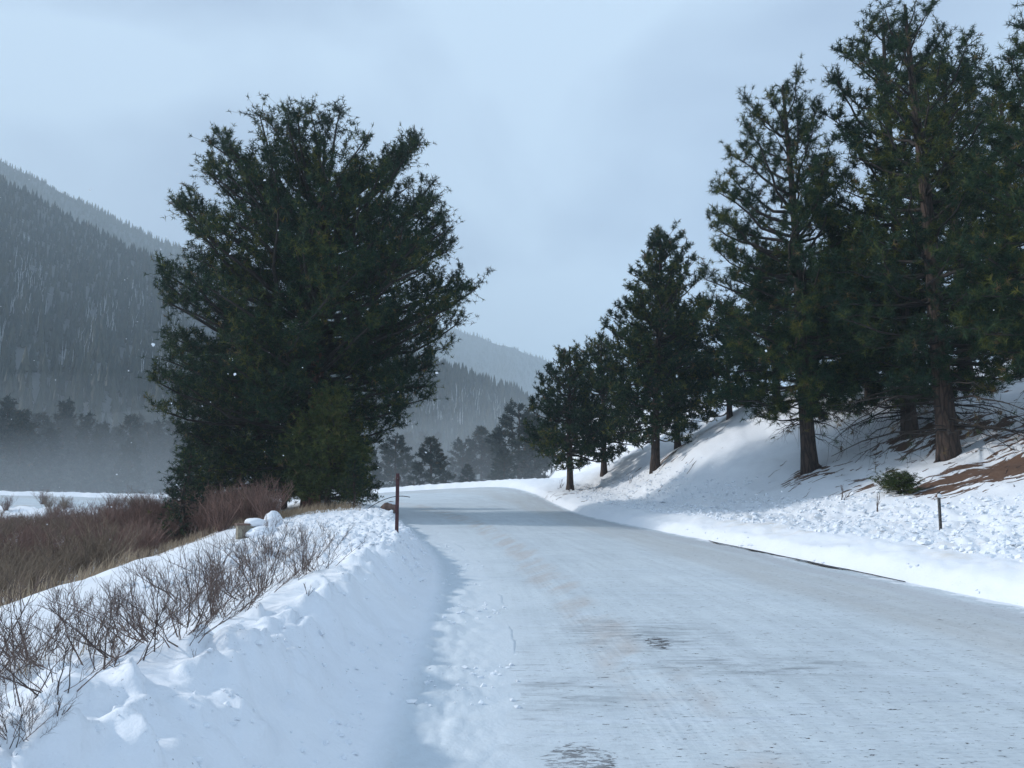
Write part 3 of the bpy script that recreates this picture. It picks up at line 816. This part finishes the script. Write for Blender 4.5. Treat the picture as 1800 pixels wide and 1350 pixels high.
# further trees filling behind the big trunk
fill = pine_meshes('fill_pine', 7.5, [(.03,2.6,2.6), (.3,2.4,2.4), (.6,1.7,1.7), (.85,.8,.8), (1,.15,.15)], 15, 60, 2.6, 6, 2, 9, .21, .045, .14, up=.6)
for (xx, dd, ss, rz, lab) in [(385, 43, .95, 0.5, 'dark low pine half hidden behind the left edge of the largest pine'), (500, 45, .9, 2.0, 'dark pine deep in shade behind the trunk of the largest pine'), (610, 44, .72, 4.0, 'shaded pine behind the young olive pine, next to the road bend')]:
    xw, _ = px(xx, 880, dd); place_tree(fill, 'pine_tree', lab, xw, dd, rz, ss)

# --- right-hand pines
def right_tree(key, name, label, xbase, D_, ytop, rows, xc, seed, n_prim, zoff=0, lean=0.0, **kw):
    xw, _ = px(xbase, 850, D_); zb_ = gz(xw, D_) + zoff; _, zt_ = px(900, ytop, D_); H_ = zt_ - zb_
    ms = pine_meshes(key, H_, profile(rows, xc, D_, zb_, H_), seed, n_prim, lean=(lean, 0), **kw)
    place_tree(ms, name, label, xw, D_, 0, 1.0, None, zb_)
    return ms, H_

tA, hA = right_tree('pine_a', 'pine_tree', 'smallest roadside pine with one bare trunk, beyond the bank at the bend', 1002, 52, 602,
    [(602,995,1020), (640,965,1040), (700,940,1065), (760,925,1078), (800,930,1080), (828,950,1065)], 1002, 21, 84, clus=.5, csp=.1, sec_per_m=2.4, twigs=6, needles=9, nl=.25, nw=.055, trunk_r=.2, up=.85, inner=.22)
tB, hB = right_tree('pine_b', 'pine_tree', 'tall dense cone-shaped pine on the snowy bank, second group from the bend', 1152, 45, 397,
    [(397,1172,1190), (430,1148,1206), (480,1112,1230), (540,1082,1244), (600,1060,1250), (660,1042,1248), (720,1070,1232), (765,1085,1220), (785,1110,1205)], 1160, 22, 130, clus=.5, csp=.1, sec_per_m=2.4, twigs=7, needles=10, nl=.24, nw=.05, trunk_r=.24, up=.85, inner=.25, lean=.7)
tC, hC = right_tree('pine_c', 'pine_tree', 'open pine with exposed roots, leftmost of the tall pines on the right bank', 1425, 30, 132,
    [(124,1390,1432), (165,1355,1455), (230,1325,1478), (300,1268,1500), (350,1272,1520), (420,1285,1540), (480,1262,1560), (560,1250,1570), (620,1240,1560), (680,1255,1540), (715,1290,1510), (738,1340,1490)], 1418, 23, 118, clus=.85, sec_per_m=2.1, twigs=6, needles=20, nl=.22, nw=.022, twig_len=.34, z_bias=1.3, trunk_r=.27, base_dead=16, dead_len=2.2, up=1.0, roots=6, inner=.2, lean=-.3, olive=.3)
tD, hD = right_tree('pine_d', 'pine_tree', 'tallest pine with thick bare lower trunk above the dirt patch on the right', 1672, 25.5, -14,
    [(-14,1630,1690), (60,1590,1725), (140,1560,1760), (230,1545,1790), (320,1530,1815), (420,1520,1830), (520,1500,1840), (600,1500,1830), (650,1530,1800), (700,1590,1740)], 1664, 24, 126, clus=.75, sec_per_m=2.0, twigs=6, needles=16, nl=.21, nw=.020, twig_len=.34, z_bias=1.3, trunk_r=.30, base_dead=34, dead_len=3.6, up=1.0, inner=.25, lean=-.4, olive=.35, roots=4)
tE, hE = right_tree('pine_e', 'pine_tree', 'pine with leaning dark trunk between the rooted pine and the tallest pine', 1605, 29, 8,
    [(8,1575,1610), (70,1525,1640), (150,1490,1660), (230,1462,1690), (320,1446,1700), (420,1446,1710), (520,1450,1720), (600,1460,1710), (680,1490,1690), (720,1530,1660)], 1598, 25, 104, clus=.7, sec_per_m=2.0, twigs=6, needles=14, nl=.23, nw=.032, twig_len=.34, z_bias=1.3, trunk_r=.25, base_dead=18, dead_len=2.6, up=1.0, inner=.25, olive=.3)
tF, hF = right_tree('pine_f', 'pine_tree', 'dark pine standing uphill behind the tallest pine, near the right edge', 1712, 33, 70,
    [(70,1700,1790), (140,1690,1800), (250,1650,1830), (400,1630,1850), (550,1630,1850), (620,1650,1810)], 1730, 26, 105, clus=.7, sec_per_m=2.1, twigs=6, needles=10, nl=.22, nw=.034, trunk_r=.26, base_dead=14, dead_len=2.6, up=1.0, inner=.25)

# copies: darker partners behind A and B, and the pines whose boughs reach in from the right edge
xw, _ = px(1062, 850, 56); place_tree(tA, 'pine_tree', 'dark pine tucked between the smallest roadside pine and the cone-shaped pine', xw, 56, 2.2, 1.02)
xw, _ = px(1192, 800, 50); place_tree(tB, 'pine_tree', 'dark pine with short trunk directly behind the cone-shaped pine', xw, 50, 2.6, .78)
xw, _ = px(1285, 800, 44); place_tree(fill, 'pine_tree', 'low dark pine filling the gap uphill between the cone-shaped and rooted pines', xw, 44, 1.0, .95)
xw, _ = px(1905, 800, 21.5); place_tree(tC, 'pine_tree', 'olive-lit pine whose boughs reach in along the right edge of the view', xw, 21.5, 2.7, .86)
xw, _ = px(1810, 800, 37); place_tree(tE, 'pine_tree', 'dark pine farthest uphill at the right edge', xw, 37, 1.6, .95)
xw, _ = px(1500, 800, 40); place_tree(fill, 'pine_tree', 'low pine uphill behind the rooted pine', xw, 40, 3.3, 1.1)
xw, _ = px(1535, 800, 35); place_tree(fill, 'pine_tree', 'bushy low pine between the trunks of the rooted and leaning pines, slightly uphill', xw, 35, 5.0, 1.25)
xw, _ = px(1370, 800, 41); place_tree(tA, 'pine_tree', 'dark pine uphill just left of the rooted pine, its top hidden in the boughs', xw, 41, 4.1, .9)
bush = pine_meshes('pine_bush', 1.3, [(.0,.8,.6), (.5,.7,.5), (1,.35,.3)], 27, 34, 7, 5, 2, 12, .17, .02, .03, needle='needle_y', up=.7, twig_len=.25)
xw, _ = px(1575, 860, 22.5); place_tree(bush, 'pine_seedling', 'knee-high olive pine seedling at the foot of the dirt slope on the right', xw, 22.3, 0, (.75, .7, .42))

# --- hazy pines beyond the bend
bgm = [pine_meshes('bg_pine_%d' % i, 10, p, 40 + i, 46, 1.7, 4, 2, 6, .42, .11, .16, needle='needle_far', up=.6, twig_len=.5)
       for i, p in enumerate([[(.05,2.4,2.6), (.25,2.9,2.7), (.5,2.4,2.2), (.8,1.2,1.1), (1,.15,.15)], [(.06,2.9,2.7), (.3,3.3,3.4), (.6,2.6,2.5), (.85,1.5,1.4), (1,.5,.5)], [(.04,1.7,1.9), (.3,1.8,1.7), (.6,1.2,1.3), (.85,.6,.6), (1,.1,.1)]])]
def bgtree(v, x, ytop, Y, label, group=None, wide=1.0, rz=None):
    xw, _ = px(x, 850, Y); z = gz(xw, Y); _, zt_ = px(900, ytop, Y); s = (zt_ - z) / 10
    return place_tree(bgm[v], 'distant_pine', label, xw, Y, rng.uniform(0, 6) if rz is None else rz, (s * wide, s * wide, s), group, z)
rng = random.Random(5)
bgtree(0, 757, 766, 112, 'darkest hazy pine just beyond the road bend, between the two paler ones', wide=1.35)
bgtree(1, 694, 764, 128, 'pale rounded hazy pine beyond the bend, just right of the largest pine', wide=1.25)
bgtree(2, 655, 790, 122, 'thin hazy pine at the edge of the largest pine, beyond the bend')
bgtree(1, 812, 770, 150, 'pale hazy pine right of the darkest distant pine')
bgtree(0, 846, 748, 155, 'hazy pine in the middle of the group beyond the bend', wide=1.2)
bgtree(2, 874, 752, 150, 'narrow hazy pine beside the tall one beyond the bend')
bgtree(1, 912, 706, 135, 'tallest hazy pine beyond the bend, next to the smallest roadside pine', wide=1.1)
bgtree(0, 940, 724, 140, 'hazy pine half hidden behind the smallest roadside pine')
bgtree(1, 886, 790, 125, 'low olive hazy pine under the tallest one beyond the bend', wide=1.2)
bgtree(0, 822, 815, 118, 'low hazy pine near the snowy road edge beyond the bend', wide=1.3)
bgtree(1, 970, 740, 150, 'hazy pine behind the left boughs of the smallest roadside pine')
for i in range(46):
    x = -260 + i * 14 + rng.uniform(-9, 9); yt = 712 + rng.uniform(-22, 30) + max(0, x) * .12
    bgtree(rng.choice([0, 2, 2]), x, yt, 168 + rng.uniform(-14, 22), 'hazy dark pine in the tree line across the snowy valley floor', 'pines of the tree line across the valley', wide=rng.uniform(.85, 1.25))
for i in range(22):
    x = 300 + i * 22 + rng.uniform(-9, 9)
    bgtree(rng.choice([0, 1, 2]), x, 775 + rng.uniform(-20, 20), 215 + rng.uniform(-10, 30), 'faint pine of the far tree line behind the largest pine', 'pines of the far tree line behind the largest pine')

# ------------------------------------------------------------------ bare shrubs
def shrub_mesh(key, seed, h, stems, spread, subs, mat, r0=.008, lean=(0, 0), sub_len=.42, twl=.18, sides=4):
    rs = np.random.RandomState(seed); P1, R1, P2, R2, P3, R3 = [], [], [], [], [], []
    for i in range(stems):
        a = rs.uniform(0, 6.28); L = h * rs.uniform(.55, 1.1); s = spread * rs.uniform(.2, 1.0)
        d = unit(np.array([math.cos(a) * s + lean[0], math.sin(a) * s + lean[1], 1.0]))
        k = np.linspace(0, 1, 7)[:, None]
        b0 = np.array([math.cos(a), math.sin(a), 0]) * rs.uniform(0, .14) * spread * h
        out = np.array([math.cos(a), math.sin(a), 0]) * rs.uniform(-.12, .3) * L
        P = b0 + d * L * k + out * k ** 2 + np.vstack([np.zeros((1, 3)), np.cumsum(rs.normal(0, .018 * L, (6, 3)), 0)]) + np.array([0, 0, -.12])
        P1.append(P); R1.append(r0 * L / h * (1.15 - k[:, 0] * .85) * rs.uniform(.7, 1.3))
        for j in range(subs):
            tk = rs.uniform(.22, .96); p = np.array([np.interp(tk, k[:, 0], P[:, c]) for c in range(3)])
            dv = unit(d * .9 + unit(rs.normal(0, 1, 3)) * .75 + np.array([0, 0, .35])); l2 = L * sub_len * (1.15 - tk * .6) * rs.uniform(.4, 1.1)
            kk = np.linspace(0, 1, 4)[:, None]
            S = p + dv * l2 * kk + np.array([0, 0, 1.]) * l2 * .2 * kk ** 2 + np.vstack([np.zeros((1, 3)), rs.normal(0, .02 * L, (3, 3))])
            P2.append(S); R2.append(r0 * .5 * (1 - kk[:, 0] * .65))
            for q in range(rs.randint(1, 4)):
                t3_ = rs.uniform(.3, .95); p3 = p + dv * l2 * t3_; d3 = unit(dv + rs.normal(0, .6, 3) + np.array([0, 0, .3])); l3 = twl * h * rs.uniform(.4, 1.2)
                P3.append(np.array([p3, p3 + d3 * l3 * .5 + rs.normal(0, .01, 3), p3 + d3 * l3])); R3.append(np.array([.42, .34, .2]) * r0 * .6)
    ps = [tubes(np.array(P1), np.array(R1), sides), tubes(np.array(P2), np.array(R2), 3), tubes(np.array(P3), np.array(R3), 3)]
    V, F = join(ps)
    tone = np.concatenate([np.repeat(rs.uniform(0, 1, len(q)), q.shape[1] * sd) for q, sd in ((np.array(P1), sides), (np.array(P2), 3), (np.array(P3), 3))])
    return mesh_np(key, V, F, mat, True, {'tone': tone})

sm = [shrub_mesh('bare_shrub_%d' % i, 60 + i, 1.0, (9, 12, 7, 14, 5)[i], (1.6, 1.3, 1.9, 1.4, .9)[i], (8, 8, 8, 7, 9)[i], M['shrub'], .0068, lean=((-.35, .3, -.5, .0, -.1)[i], 0)) for i in range(5)]
def ground_hit(x, y):
    u, v = (x - CX) / FPX, (CY - y) / FPX
    d = np.array([u, math.cos(PITCH) - v * math.sin(PITCH), math.sin(PITCH) + v * math.cos(PITCH)])
    s = 2.0 * 1.006 ** np.arange(700)
    P = np.array([0, 0, CAM_Z]) + d * s[:, None]
    g = ground(P[:, 0], P[:, 1])
    k = np.where(P[:, 2] < g)[0]
    return P[k[0]] if len(k) else P[-1]
# (pixel of the foot, height in pixels)
SH = [(-40, 1200, 210, 1), (60, 1160, 190, 3), (290, 1120, 170, 0), (20, 1290, 110, 3), (365, 1095, 130, 2), (455, 1045, 140, 2), (150, 1165, 200, 2), (25, 1240, 200, 2), (95, 1205, 170, 0), (175, 1180, 220, 2), (150, 1140, 130, 1), (235, 1150, 190, 0), (262, 1120, 160, 3), (330, 1115, 170, 1), (300, 1085, 150, 4),
      (375, 1080, 150, 3), (412, 1085, 165, 4), (345, 1055, 130, 1), (440, 1050, 130, 0), (400, 1030, 110, 3), (470, 1035, 120, 1), (505, 1020, 120, 4), (535, 1010, 95, 3), (560, 1000, 85, 0),
      (555, 975, 80, 4), (480, 985, 85, 1), (445, 990, 90, 3), (475, 930, 40, 3), (505, 945, 40, 1), (586, 960, 72, 4), (60, 1290, 90, 1), (0, 1180, 150, 3), (205, 1060, 60, 4), (530, 960, 55, 3), (120, 1090, 90, 4), (10, 1300, 110, 0)]
lab_sh = {0: 'bare leafless shrub with leaning stems, nearest the camera at the left edge', 9: 'thin dark bare shrub rooted on the crest of the snow berm', 22: 'single upright bare twig bush on the snow left of the post',
          20: 'low bare twigs around the snow mound beside the concrete block', 23: 'low bent bare twigs poking out of the near snow berm', 2: 'widest bare shrub fanning out behind the near snow berm', 27: 'small bare twig bush alone on the snow shoulder, far left'}
for i, (x, y, hp, k) in enumerate(SH):
    p = ground_hit(x, y); dist = p[1]; h = hp * dist / FPX * .98
    o = obj('bare_shrub', sm[k], None, tuple(p), (0, 0, rng.uniform(-.7, .7)), (h, h, h))
    tag(o, lab_sh.get(i - 7, 'tall sprawling bare shrub at the near left end of the shrub row' if x < 150 else 'bare brown shrub in the dense middle of the row behind the near snow berm' if x < 400 else 'smaller bare shrub at the far end of the row, towards the concrete block'), 'shrub', 'bare shrubs along the left snow berm')

# willow thicket on the valley floor
wm = [shrub_mesh('willow_%d' % i, 80 + i, 1.0, 46, .55, 5, M['willow_red' if i < 2 else 'willow_tan'], .0085, sub_len=.4, sides=3) for i in range(4)]
cnt = 0
wr = np.random.RandomState(9)
spots = []
tries = 0
while len(spots) < 210 and tries < 6000:
    tries += 1
    Y = 15 + 45 * wr.rand() ** .8; X = -Y * (.12 + .75 * wr.rand()) - 2
    pxx = 900 + X / Y * FPX
    if pxx < -150 or pxx > 560: continue
    dl = float(sdist(np.array([X]), np.array([Y]), LEFT)[0])
    if dl < 8.6: continue
    if Y > 27 and pxx < 210 and wr.rand() < .85: continue
    if any((a - X) ** 2 + (b - Y) ** 2 < .75 for a, b in spots): continue
    spots.append((X, Y))
ex = 0
for _ in range(34):
    Y = wr.uniform(46, 82); spots.append(((wr.uniform(-40, 290) - CX) / FPX * Y, Y))
while ex < 46:
    pq = wr.uniform(290, 480); Y = wr.uniform(27, 43); X = (pq - CX) / FPX * Y
    dl = float(sdist(np.array([X]), np.array([Y]), LEFT)[0])
    ex += 1
    if dl > 4.6: spots.append((X, Y))
for X, Y in spots:
    pxx = 900 + X / Y * FPX
    h = wr.uniform(1.15, 1.8) * (1.0 if pxx > 60 else .95)
    if Y < 19: h *= .75
    tanp = .8 if Y < 20 else (.25 if pxx > 60 else .5)
    nz = float(fbm(np.array([X * .16]), np.array([Y * .16]), 2, 5)[0]) + wr.uniform(-.2, .2)
    k = wr.choice([2, 3]) if nz > (.0 if Y < 24 else .22) else wr.choice([0, 1])
    h *= 1 + .45 * float(fbm(np.array([X * .22]), np.array([Y * .22]), 2, 8)[0])
    o = obj('willow_shrub', wm[k], None, (X, Y, gz(X, Y)), (0, 0, wr.uniform(0, 6)), (h * 1.05, h * 1.05, h))
    tag(o, 'leafless reddish willow shrub in the thicket on the valley floor' if k < 2 else 'leafless tan willow shrub in the thicket on the valley floor', 'shrub', 'red willows of the thicket' if k < 2 else 'tan willows of the thicket')

# dry grass along the shoulder
def grass(name, label, cx, cy, sx, sy, n, h, seed, dmin, dmax, patch=.0):
    rs = np.random.RandomState(seed)
    X = rs.uniform(cx - sx, cx + sx, n * 3); Y = rs.uniform(cy - sy, cy + sy, n * 3)
    dl = sdist(X, Y, LEFT); k = (dl > dmin) & (dl < dmax) & (fbm(X * .8, Y * .8, 3, seed) > patch)
    X, Y = X[k][:n], Y[k][:n]; n = len(X); Z = ground(X, Y)
    hh = h * rs.uniform(.4, 1.2, n); b0 = np.stack([X, Y, Z - .02], 1)
    ln = rs.normal(0, .28, (n, 2)) + (.25, 0)
    mid = b0 + np.stack([ln[:, 0] * hh * .35, ln[:, 1] * hh * .35, hh * .6], 1); tip = b0 + np.stack([ln[:, 0] * hh, ln[:, 1] * hh, hh * .95], 1)
    th = rs.uniform(0, 3.14, n); w = np.stack([np.cos(th), np.sin(th), 0 * th], 1) * .0055
    V = np.stack([b0 - w, b0 + w, mid + w * .8, mid - w * .8, tip], 1).reshape(-1, 3)
    o = np.arange(n)[:, None] * 5
    Q = o + [[0, 1, 2, 3]]; T = o + [[3, 2, 4]]
    tone = np.repeat(rs.uniform(0, 1, n), 5)
    tag(obj(name, mesh_np(name, V, [Q, T], M['grass'], False, {'tone': tone})), label, 'grass', kind='stuff')
grass('dry_grass', 'tall tan dry grass along the outer edge of the left snow shoulder', -9, 21, 6, 11, 9000, .45, 401, 6.4, 8.8, .02)
grass('roadside_grass', 'tan dry grass under the pines at the left road edge', -9, 34, 6, 7, 9000, .4, 402, 1.6, 7.5, 0)
grass('berm_grass', 'dry grass stems among the bare shrubs beside the left snow berm', -3.4, 7, 1.4, 5, 500, .2, 403, 2.3, 3.4, .15)

# ------------------------------------------------------------------ snow clods thrown by the plough
def ico():
    t = (1 + 5 ** .5) / 2
    V = np.array([(-1,t,0),(1,t,0),(-1,-t,0),(1,-t,0),(0,-1,t),(0,1,t),(0,-1,-t),(0,1,-t),(t,0,-1),(t,0,1),(-t,0,-1),(-t,0,1)], float)
    V /= np.linalg.norm(V[0])
    F = np.array([(0,11,5),(0,5,1),(0,1,7),(0,7,10),(0,10,11),(1,5,9),(5,11,4),(11,10,2),(10,7,6),(7,1,8),(3,9,4),(3,4,2),(3,2,6),(3,6,8),(3,8,9),(4,9,5),(2,4,11),(6,2,10),(8,6,7),(9,8,1)])
    return V, F
IV, IF = ico()
def clods(name, label, X, Y, smin, smax, seed, mat, Z=None, squash=.7, cat='snow', power=2.5):
    rs = np.random.RandomState(seed); n = len(X); Z = ground(X, Y) if Z is None else Z
    s = smin + (smax - smin) * rs.rand(n) ** power
    V = IV[None] * (1 + rs.uniform(-.5, .45, (n, 12, 1))) * s[:, None, None] * np.stack([rs.uniform(.7, 1.4, n), rs.uniform(.7, 1.4, n), np.full(n, squash)], 1)[:, None]
    V = V + np.stack([X, Y, Z + s * .15], 1)[:, None]
    F = (IF[None] + (np.arange(n) * 12)[:, None, None]).reshape(-1, 3)
    tag(obj(name, mesh_np(name, V.reshape(-1, 3), F, mat, False)), label, cat, kind='stuff')
rs = np.random.RandomState(77)
def scatter(n, sideR, dmin, dmax, y0, y1, xr, seed, thr):
    r_ = np.random.RandomState(seed); Y = y0 * (y1 / y0) ** r_.rand(n * 6); X = r_.uniform(xr[0], xr[1], n * 6)
    d = -sdist(X, Y, RIGHT) if sideR else sdist(X, Y, LEFT)
    k = (d > dmin) & (d < dmax + .8 * fbm(X * .5, Y * .5, 2, 3)) & (fbm(X * .9, Y * .9, 2, seed) > thr)
    return X[k][:n], Y[k][:n]
X, Y = scatter(7500, True, 1.2, 5.8, 8, 55, (0, 22), 501, -.6)
clods('snow_clods', 'clotted lumps of snow thrown over the right bank by the plough', X, Y, .012, .085, 502, M['clod'])
X, Y = scatter(2600, False, .3, 4.2, 11, 30, (-9, 0), 503, -.5)
clods('snow_chunks', 'small broken snow lumps around the maroon post on the left berm', X, Y, .012, .055, 504, M['clod'])
X, Y = scatter(420, False, .15, 1.5, 2.6, 12, (-3.2, 0), 515, -.15)
clods('crust_chunks', 'small broken crust pieces on the crest of the near left snow berm', X, Y, .004, .03, 516, M['clod'], power=3.0)
X, Y = scatter(900, False, -.9, .25, 3.5, 26, (-6, 1), 505, .0)
clods('snow_crumbs', 'snow crumbs fallen along the foot of the left berm', X, Y, .005, .028, 506, M['clod'])
X, Y = scatter(700, True, -.35, .3, 8, 40, (0, 9), 507, -.2)
clods('edge_crumbs', 'snow crumbs along the right road edge', X, Y, .008, .035, 508, M['clod'])
# flakes blowing through the air
r_ = np.random.RandomState(88)
n = 620; Y = r_.uniform(4, 30, n); X = r_.uniform(-.72, .72, n) * Y; Z = 1.2 + r_.uniform(-.02, .62, n) * Y * .8
kk = r_.rand(n) < np.where(X < 0, 1, .45)
clods('snowflakes', 'white snowflakes blowing through the air', X[kk], Y[kk], .003, .009, 509, M['clod'], Z[kk], .9, 'snow', 3.0)

# ------------------------------------------------------------------ posts, block, boulder, twigs
def delineator(name, label, x, Y, h, w, front, mat, lean=0.0, z=None):
    zz = gz(x, Y) if z is None else z
    r = thing(name, label, 'marker post', (x, Y, zz), 0, 'delineator posts along the road')
    r.rotation_euler = (0, lean, 0)
    # U-channel: web and two flanges
    V, F = join([box(0, 0, h / 2 - .15, w, .006, h + .3), box(-w / 2 + .003, -.014 * front, h / 2 - .15, .005, .022, h + .296), box(w / 2 - .003, -.014 * front, h / 2 - .15, .005, .022, h + .296)])
    obj('post', mesh_np('delineator_post', V, F, mat, False), r)
    V, Fs = disc((0, -.036 * front, h - .085), .047, .014)
    me = mesh_np('reflector', V, Fs, M['white'], True)
    rf = obj('reflector', me, r)
    V, Fs = disc((0, -.030 * front, h - .085), .052, .006)
    obj('reflector_backing', mesh_np('reflector_backing', V, Fs, M['steel'], True), rf)
    # bolt
    V, Fs = disc((0, .006 * front, h - .085), .009, .008, 8); obj('bolt', mesh_np('bolt', V, Fs, M['steel']), r)
x, _ = px(697, 946, 13.4); delineator('marker_post', 'tall dark maroon steel marker post on the left snow berm', x, 13.4, 1.13, .06, -1, M['rust'])
x, _ = px(1655, 958, 16.6); delineator('marker_post', 'short grey marker post with white disc on the right snow bank', x, 16.6, .80, .055, 1, M['steel'], .01)
x, _ = px(919, 858, 74); delineator('marker_post', 'distant thin marker post at the bend left of the smallest roadside pine', x, 74, 1.1, .11, 1, M['steel'], z=px(919, 859, 74)[1])
x, _ = px(735, 858, 96); delineator('marker_post', 'farthest faint marker post on the snowy edge under the darkest hazy pine', x, 96, 1.0, .09, 1, M['steel'])

def blob_mesh(key, sx, sy, sz, seed, mat, rough=.25, sub=3):
    import bmesh
    bm = bmesh.new(); bmesh.ops.create_icosphere(bm, subdivisions=sub, radius=1)
    V = np.array([v.co[:] for v in bm.verts])
    nn = fbm(V[:, 0] * 1.5 + seed, V[:, 1] * 1.5 + V[:, 2] * 1.9, 3, seed)
    V = V * (1 + rough * nn)[:, None] * (sx, sy, sz)
    F = np.array([[v.index for v in f.verts] for f in bm.faces]); bm.free()
    return mesh_np(key, V, F, mat)
# concrete block at the creek side with its cap of snow
p = ground_hit(432, 945); zz = p[2]
r = thing('concrete_block', 'weathered tan concrete culvert block at the outer edge of the left snow shoulder', 'culvert block', (p[0], p[1], zz), .5)
V, F = box(0, 0, .08, .44, .34, .46); obj('headwall', mesh_np('headwall', V, F, M['concrete'], False), r)
V, F = box(.0, 0, .335, .50, .39, .045); obj('coping', mesh_np('coping', V, F, M['soil'], False), r)
obj('snow_cap', blob_mesh('snow_cap', .24, .24, .13, 3, M['snowcap'], .25), r, (.20, .0, .36))
p = ground_hit(480, 925)
tag(obj('snow_mound', blob_mesh('snow_mound', .27, .27, .32, 5, M['snowcap'], .25, 4), None, (p[0], p[1], p[2] + .08)), 'rounded mound of snow beside the concrete block', 'snow mound')
p = ground_hit(462, 940)
tag(obj('snow_mound', blob_mesh('snow_mound_low', .38, .32, .17, 6, M['snowcap'], .25, 4), None, (p[0], p[1], p[2] + .03)), 'low snow hump between the concrete block and the taller mound', 'snow mound')
# rusty boulder and arching twig behind the berm
xq, zq = px(684, 892, 29)
r = thing('boulder', 'rusty brown boulder dusted with snow beside the maroon post', 'boulder', (xq, 29, max(zq, gz(xq, 29)) - .05))
obj('rock', blob_mesh('boulder', .36, .30, .27, 7, M['soil'], .3), r)
obj('snow_cap', blob_mesh('boulder_snow', .26, .22, .09, 8, M['snowcap'], .25), r, (.08, 0, .17))
q = np.linspace(0, 1, 14)
P = np.stack([-.95 + 1.75 * q, 0 * q, .02 + .62 * np.sin(q * math.pi * .62) ** .9], 1)
V, F = tubes((P + np.array([xq, 28.8, gz(xq, 28.8)]))[None], np.full((1, 14), .014), 5)
tag(obj('arched_twig', mesh_np('arched_twig', V, F, M['limb'])), 'thin dark twig arching over the rusty boulder', 'twig')
# twigs poking out of the berm
tw = [shrub_mesh('snow_twig_%d' % i, 120 + i, 1.0, 2 + i, .5, 2, M['shrub'], .022, sub_len=.4) for i in range(2)]
for (x, y, hp, k, lab) in [(342, 1155, 22, 0, 'short dark twig sticking out of the near berm below the shrub row'), (540, 1048, 34, 1, 'forked twigs poking from the berm crest right of the shrubs'), (452, 1072, 18, 0, 'tiny twig beside the snow hump on the berm'),
                      (100, 1265, 60, 1, 'bent dark twigs on the near left corner of the berm'), (1480, 880, 40, 1, 'thin bare twigs in the snow below the pine seedling on the right'), (1545, 895, 42, 0, 'pale bare twig on the right bank above the marker post'),
                      (1108, 850, 22, 1, 'small bare twigs at the foot of the cone-shaped pine'), (985, 858, 24, 1, 'small bare twigs left of the trunk of the smallest roadside pine')]:
    p = ground_hit(x, y); h = hp * p[1] / FPX
    tag(obj('twig', tw[k], None, tuple(p), (0, .35, rng.uniform(-1, 1)), (h, h, h)), lab, 'twig')
# twig litter under the right-hand pines
def litter(name, label, spots_, n, seed):
    r_ = np.random.RandomState(seed); P, Rr = [], []
    for i in range(n):
        cx, cy, sp = spots_[r_.randint(len(spots_))]
        x, y = cx + r_.normal(0, sp) - .5, cy + r_.normal(0, sp * 1.1) - .6
        a = r_.uniform(-.5, .9); L = r_.uniform(.1, .5) * (1.8 if r_.rand() < .12 else 1)
        t = np.linspace(-.5, .5, 5); xx = x + np.cos(a) * L * t; yy = y + np.sin(a) * L * t + .12 * L * np.sin(t * 5)
        P.append(np.stack([xx, yy, np.zeros(5)], 1)); Rr.append(np.full(5, r_.uniform(.004, .014)) * [1, 1, .9, .7, .4])
    P = np.array(P); P[..., 2] = ground(P[..., 0].ravel(), P[..., 1].ravel()).reshape(P.shape[:2]) + .012
    V, F = tubes(P, np.array(Rr), 4)
    tag(obj(name, mesh_np(name, V, F, M['soil'])), label, 'litter', kind='stuff')
litter('fallen_twigs', 'fallen twigs and bark bits on the snow under the right-hand pines', [(11.7, 29.2, 1.2), (14.4, 24.2, 1.7), (15.6, 28, 1.6), (12.6, 22.3, 1.4), (9.2, 44.5, 2.2), (4.5, 51, 1.6)], 260, 611)

# ------------------------------------------------------------------ air
def volume(name, V, F, dens, col, aniso):
    m = bpy.data.materials.new(name); m.use_nodes = True; nt = m.node_tree; nt.nodes.clear()
    out = nt.nodes.new('ShaderNodeOutputMaterial'); v = nt.nodes.new('ShaderNodeVolumePrincipled')
    v.inputs['Color'].default_value = (*col, 1); v.inputs['Density'].default_value = dens; v.inputs['Anisotropy'].default_value = aniso
    nt.links.new(v.outputs[0], out.inputs['Volume'])
    o = obj(name, mesh_np(name, V, F, m, False)); o['kind'] = 'stuff'; return o
V, F = box(0, 0, 0, 1, 1, 1)
V = V * (10400, 10400, 586) + (0, 0, 287)
volume('haze', V, F, .00048, (.74, .88, .98), .1)
# snow blowing low over the valley floor and the bend
gx, gy = np.meshgrid(np.linspace(-420, 110, 24), np.linspace(0, 1, 8))
front = 92 + 10 * np.sin(gx * .03); yy = front + gy * (205 - front)
top = (26 + 9 * fbm(gx * .02, gy * 2, 2, 7)) * gy * sstep(-420, -360, gx) * (1 - sstep(60, 110, gx)) + .3
n_ = gx.size; Vt = np.stack([gx.ravel(), yy.ravel(), top.ravel()], 1); Vb = Vt * (1, 1, 0) + (0, 0, -4)
ix = np.arange(n_).reshape(gx.shape)
q4 = lambda a, o: np.stack([a[:-1, :-1], a[:-1, 1:], a[1:, 1:], a[1:, :-1]], -1).reshape(-1, 4)[:, ::o] + 0
ring = np.concatenate([ix[0], ix[1:, -1], ix[-1, -2::-1], ix[-2:0:-1, 0]]); rn = np.roll(ring, -1)
side = np.stack([ring + n_, rn + n_, rn, ring], 1)
volume('blowing_snow', np.vstack([Vt, Vb]), [q4(ix, 1), q4(ix + n_, -1), side], .0036, (.84, .92, .97), .1)
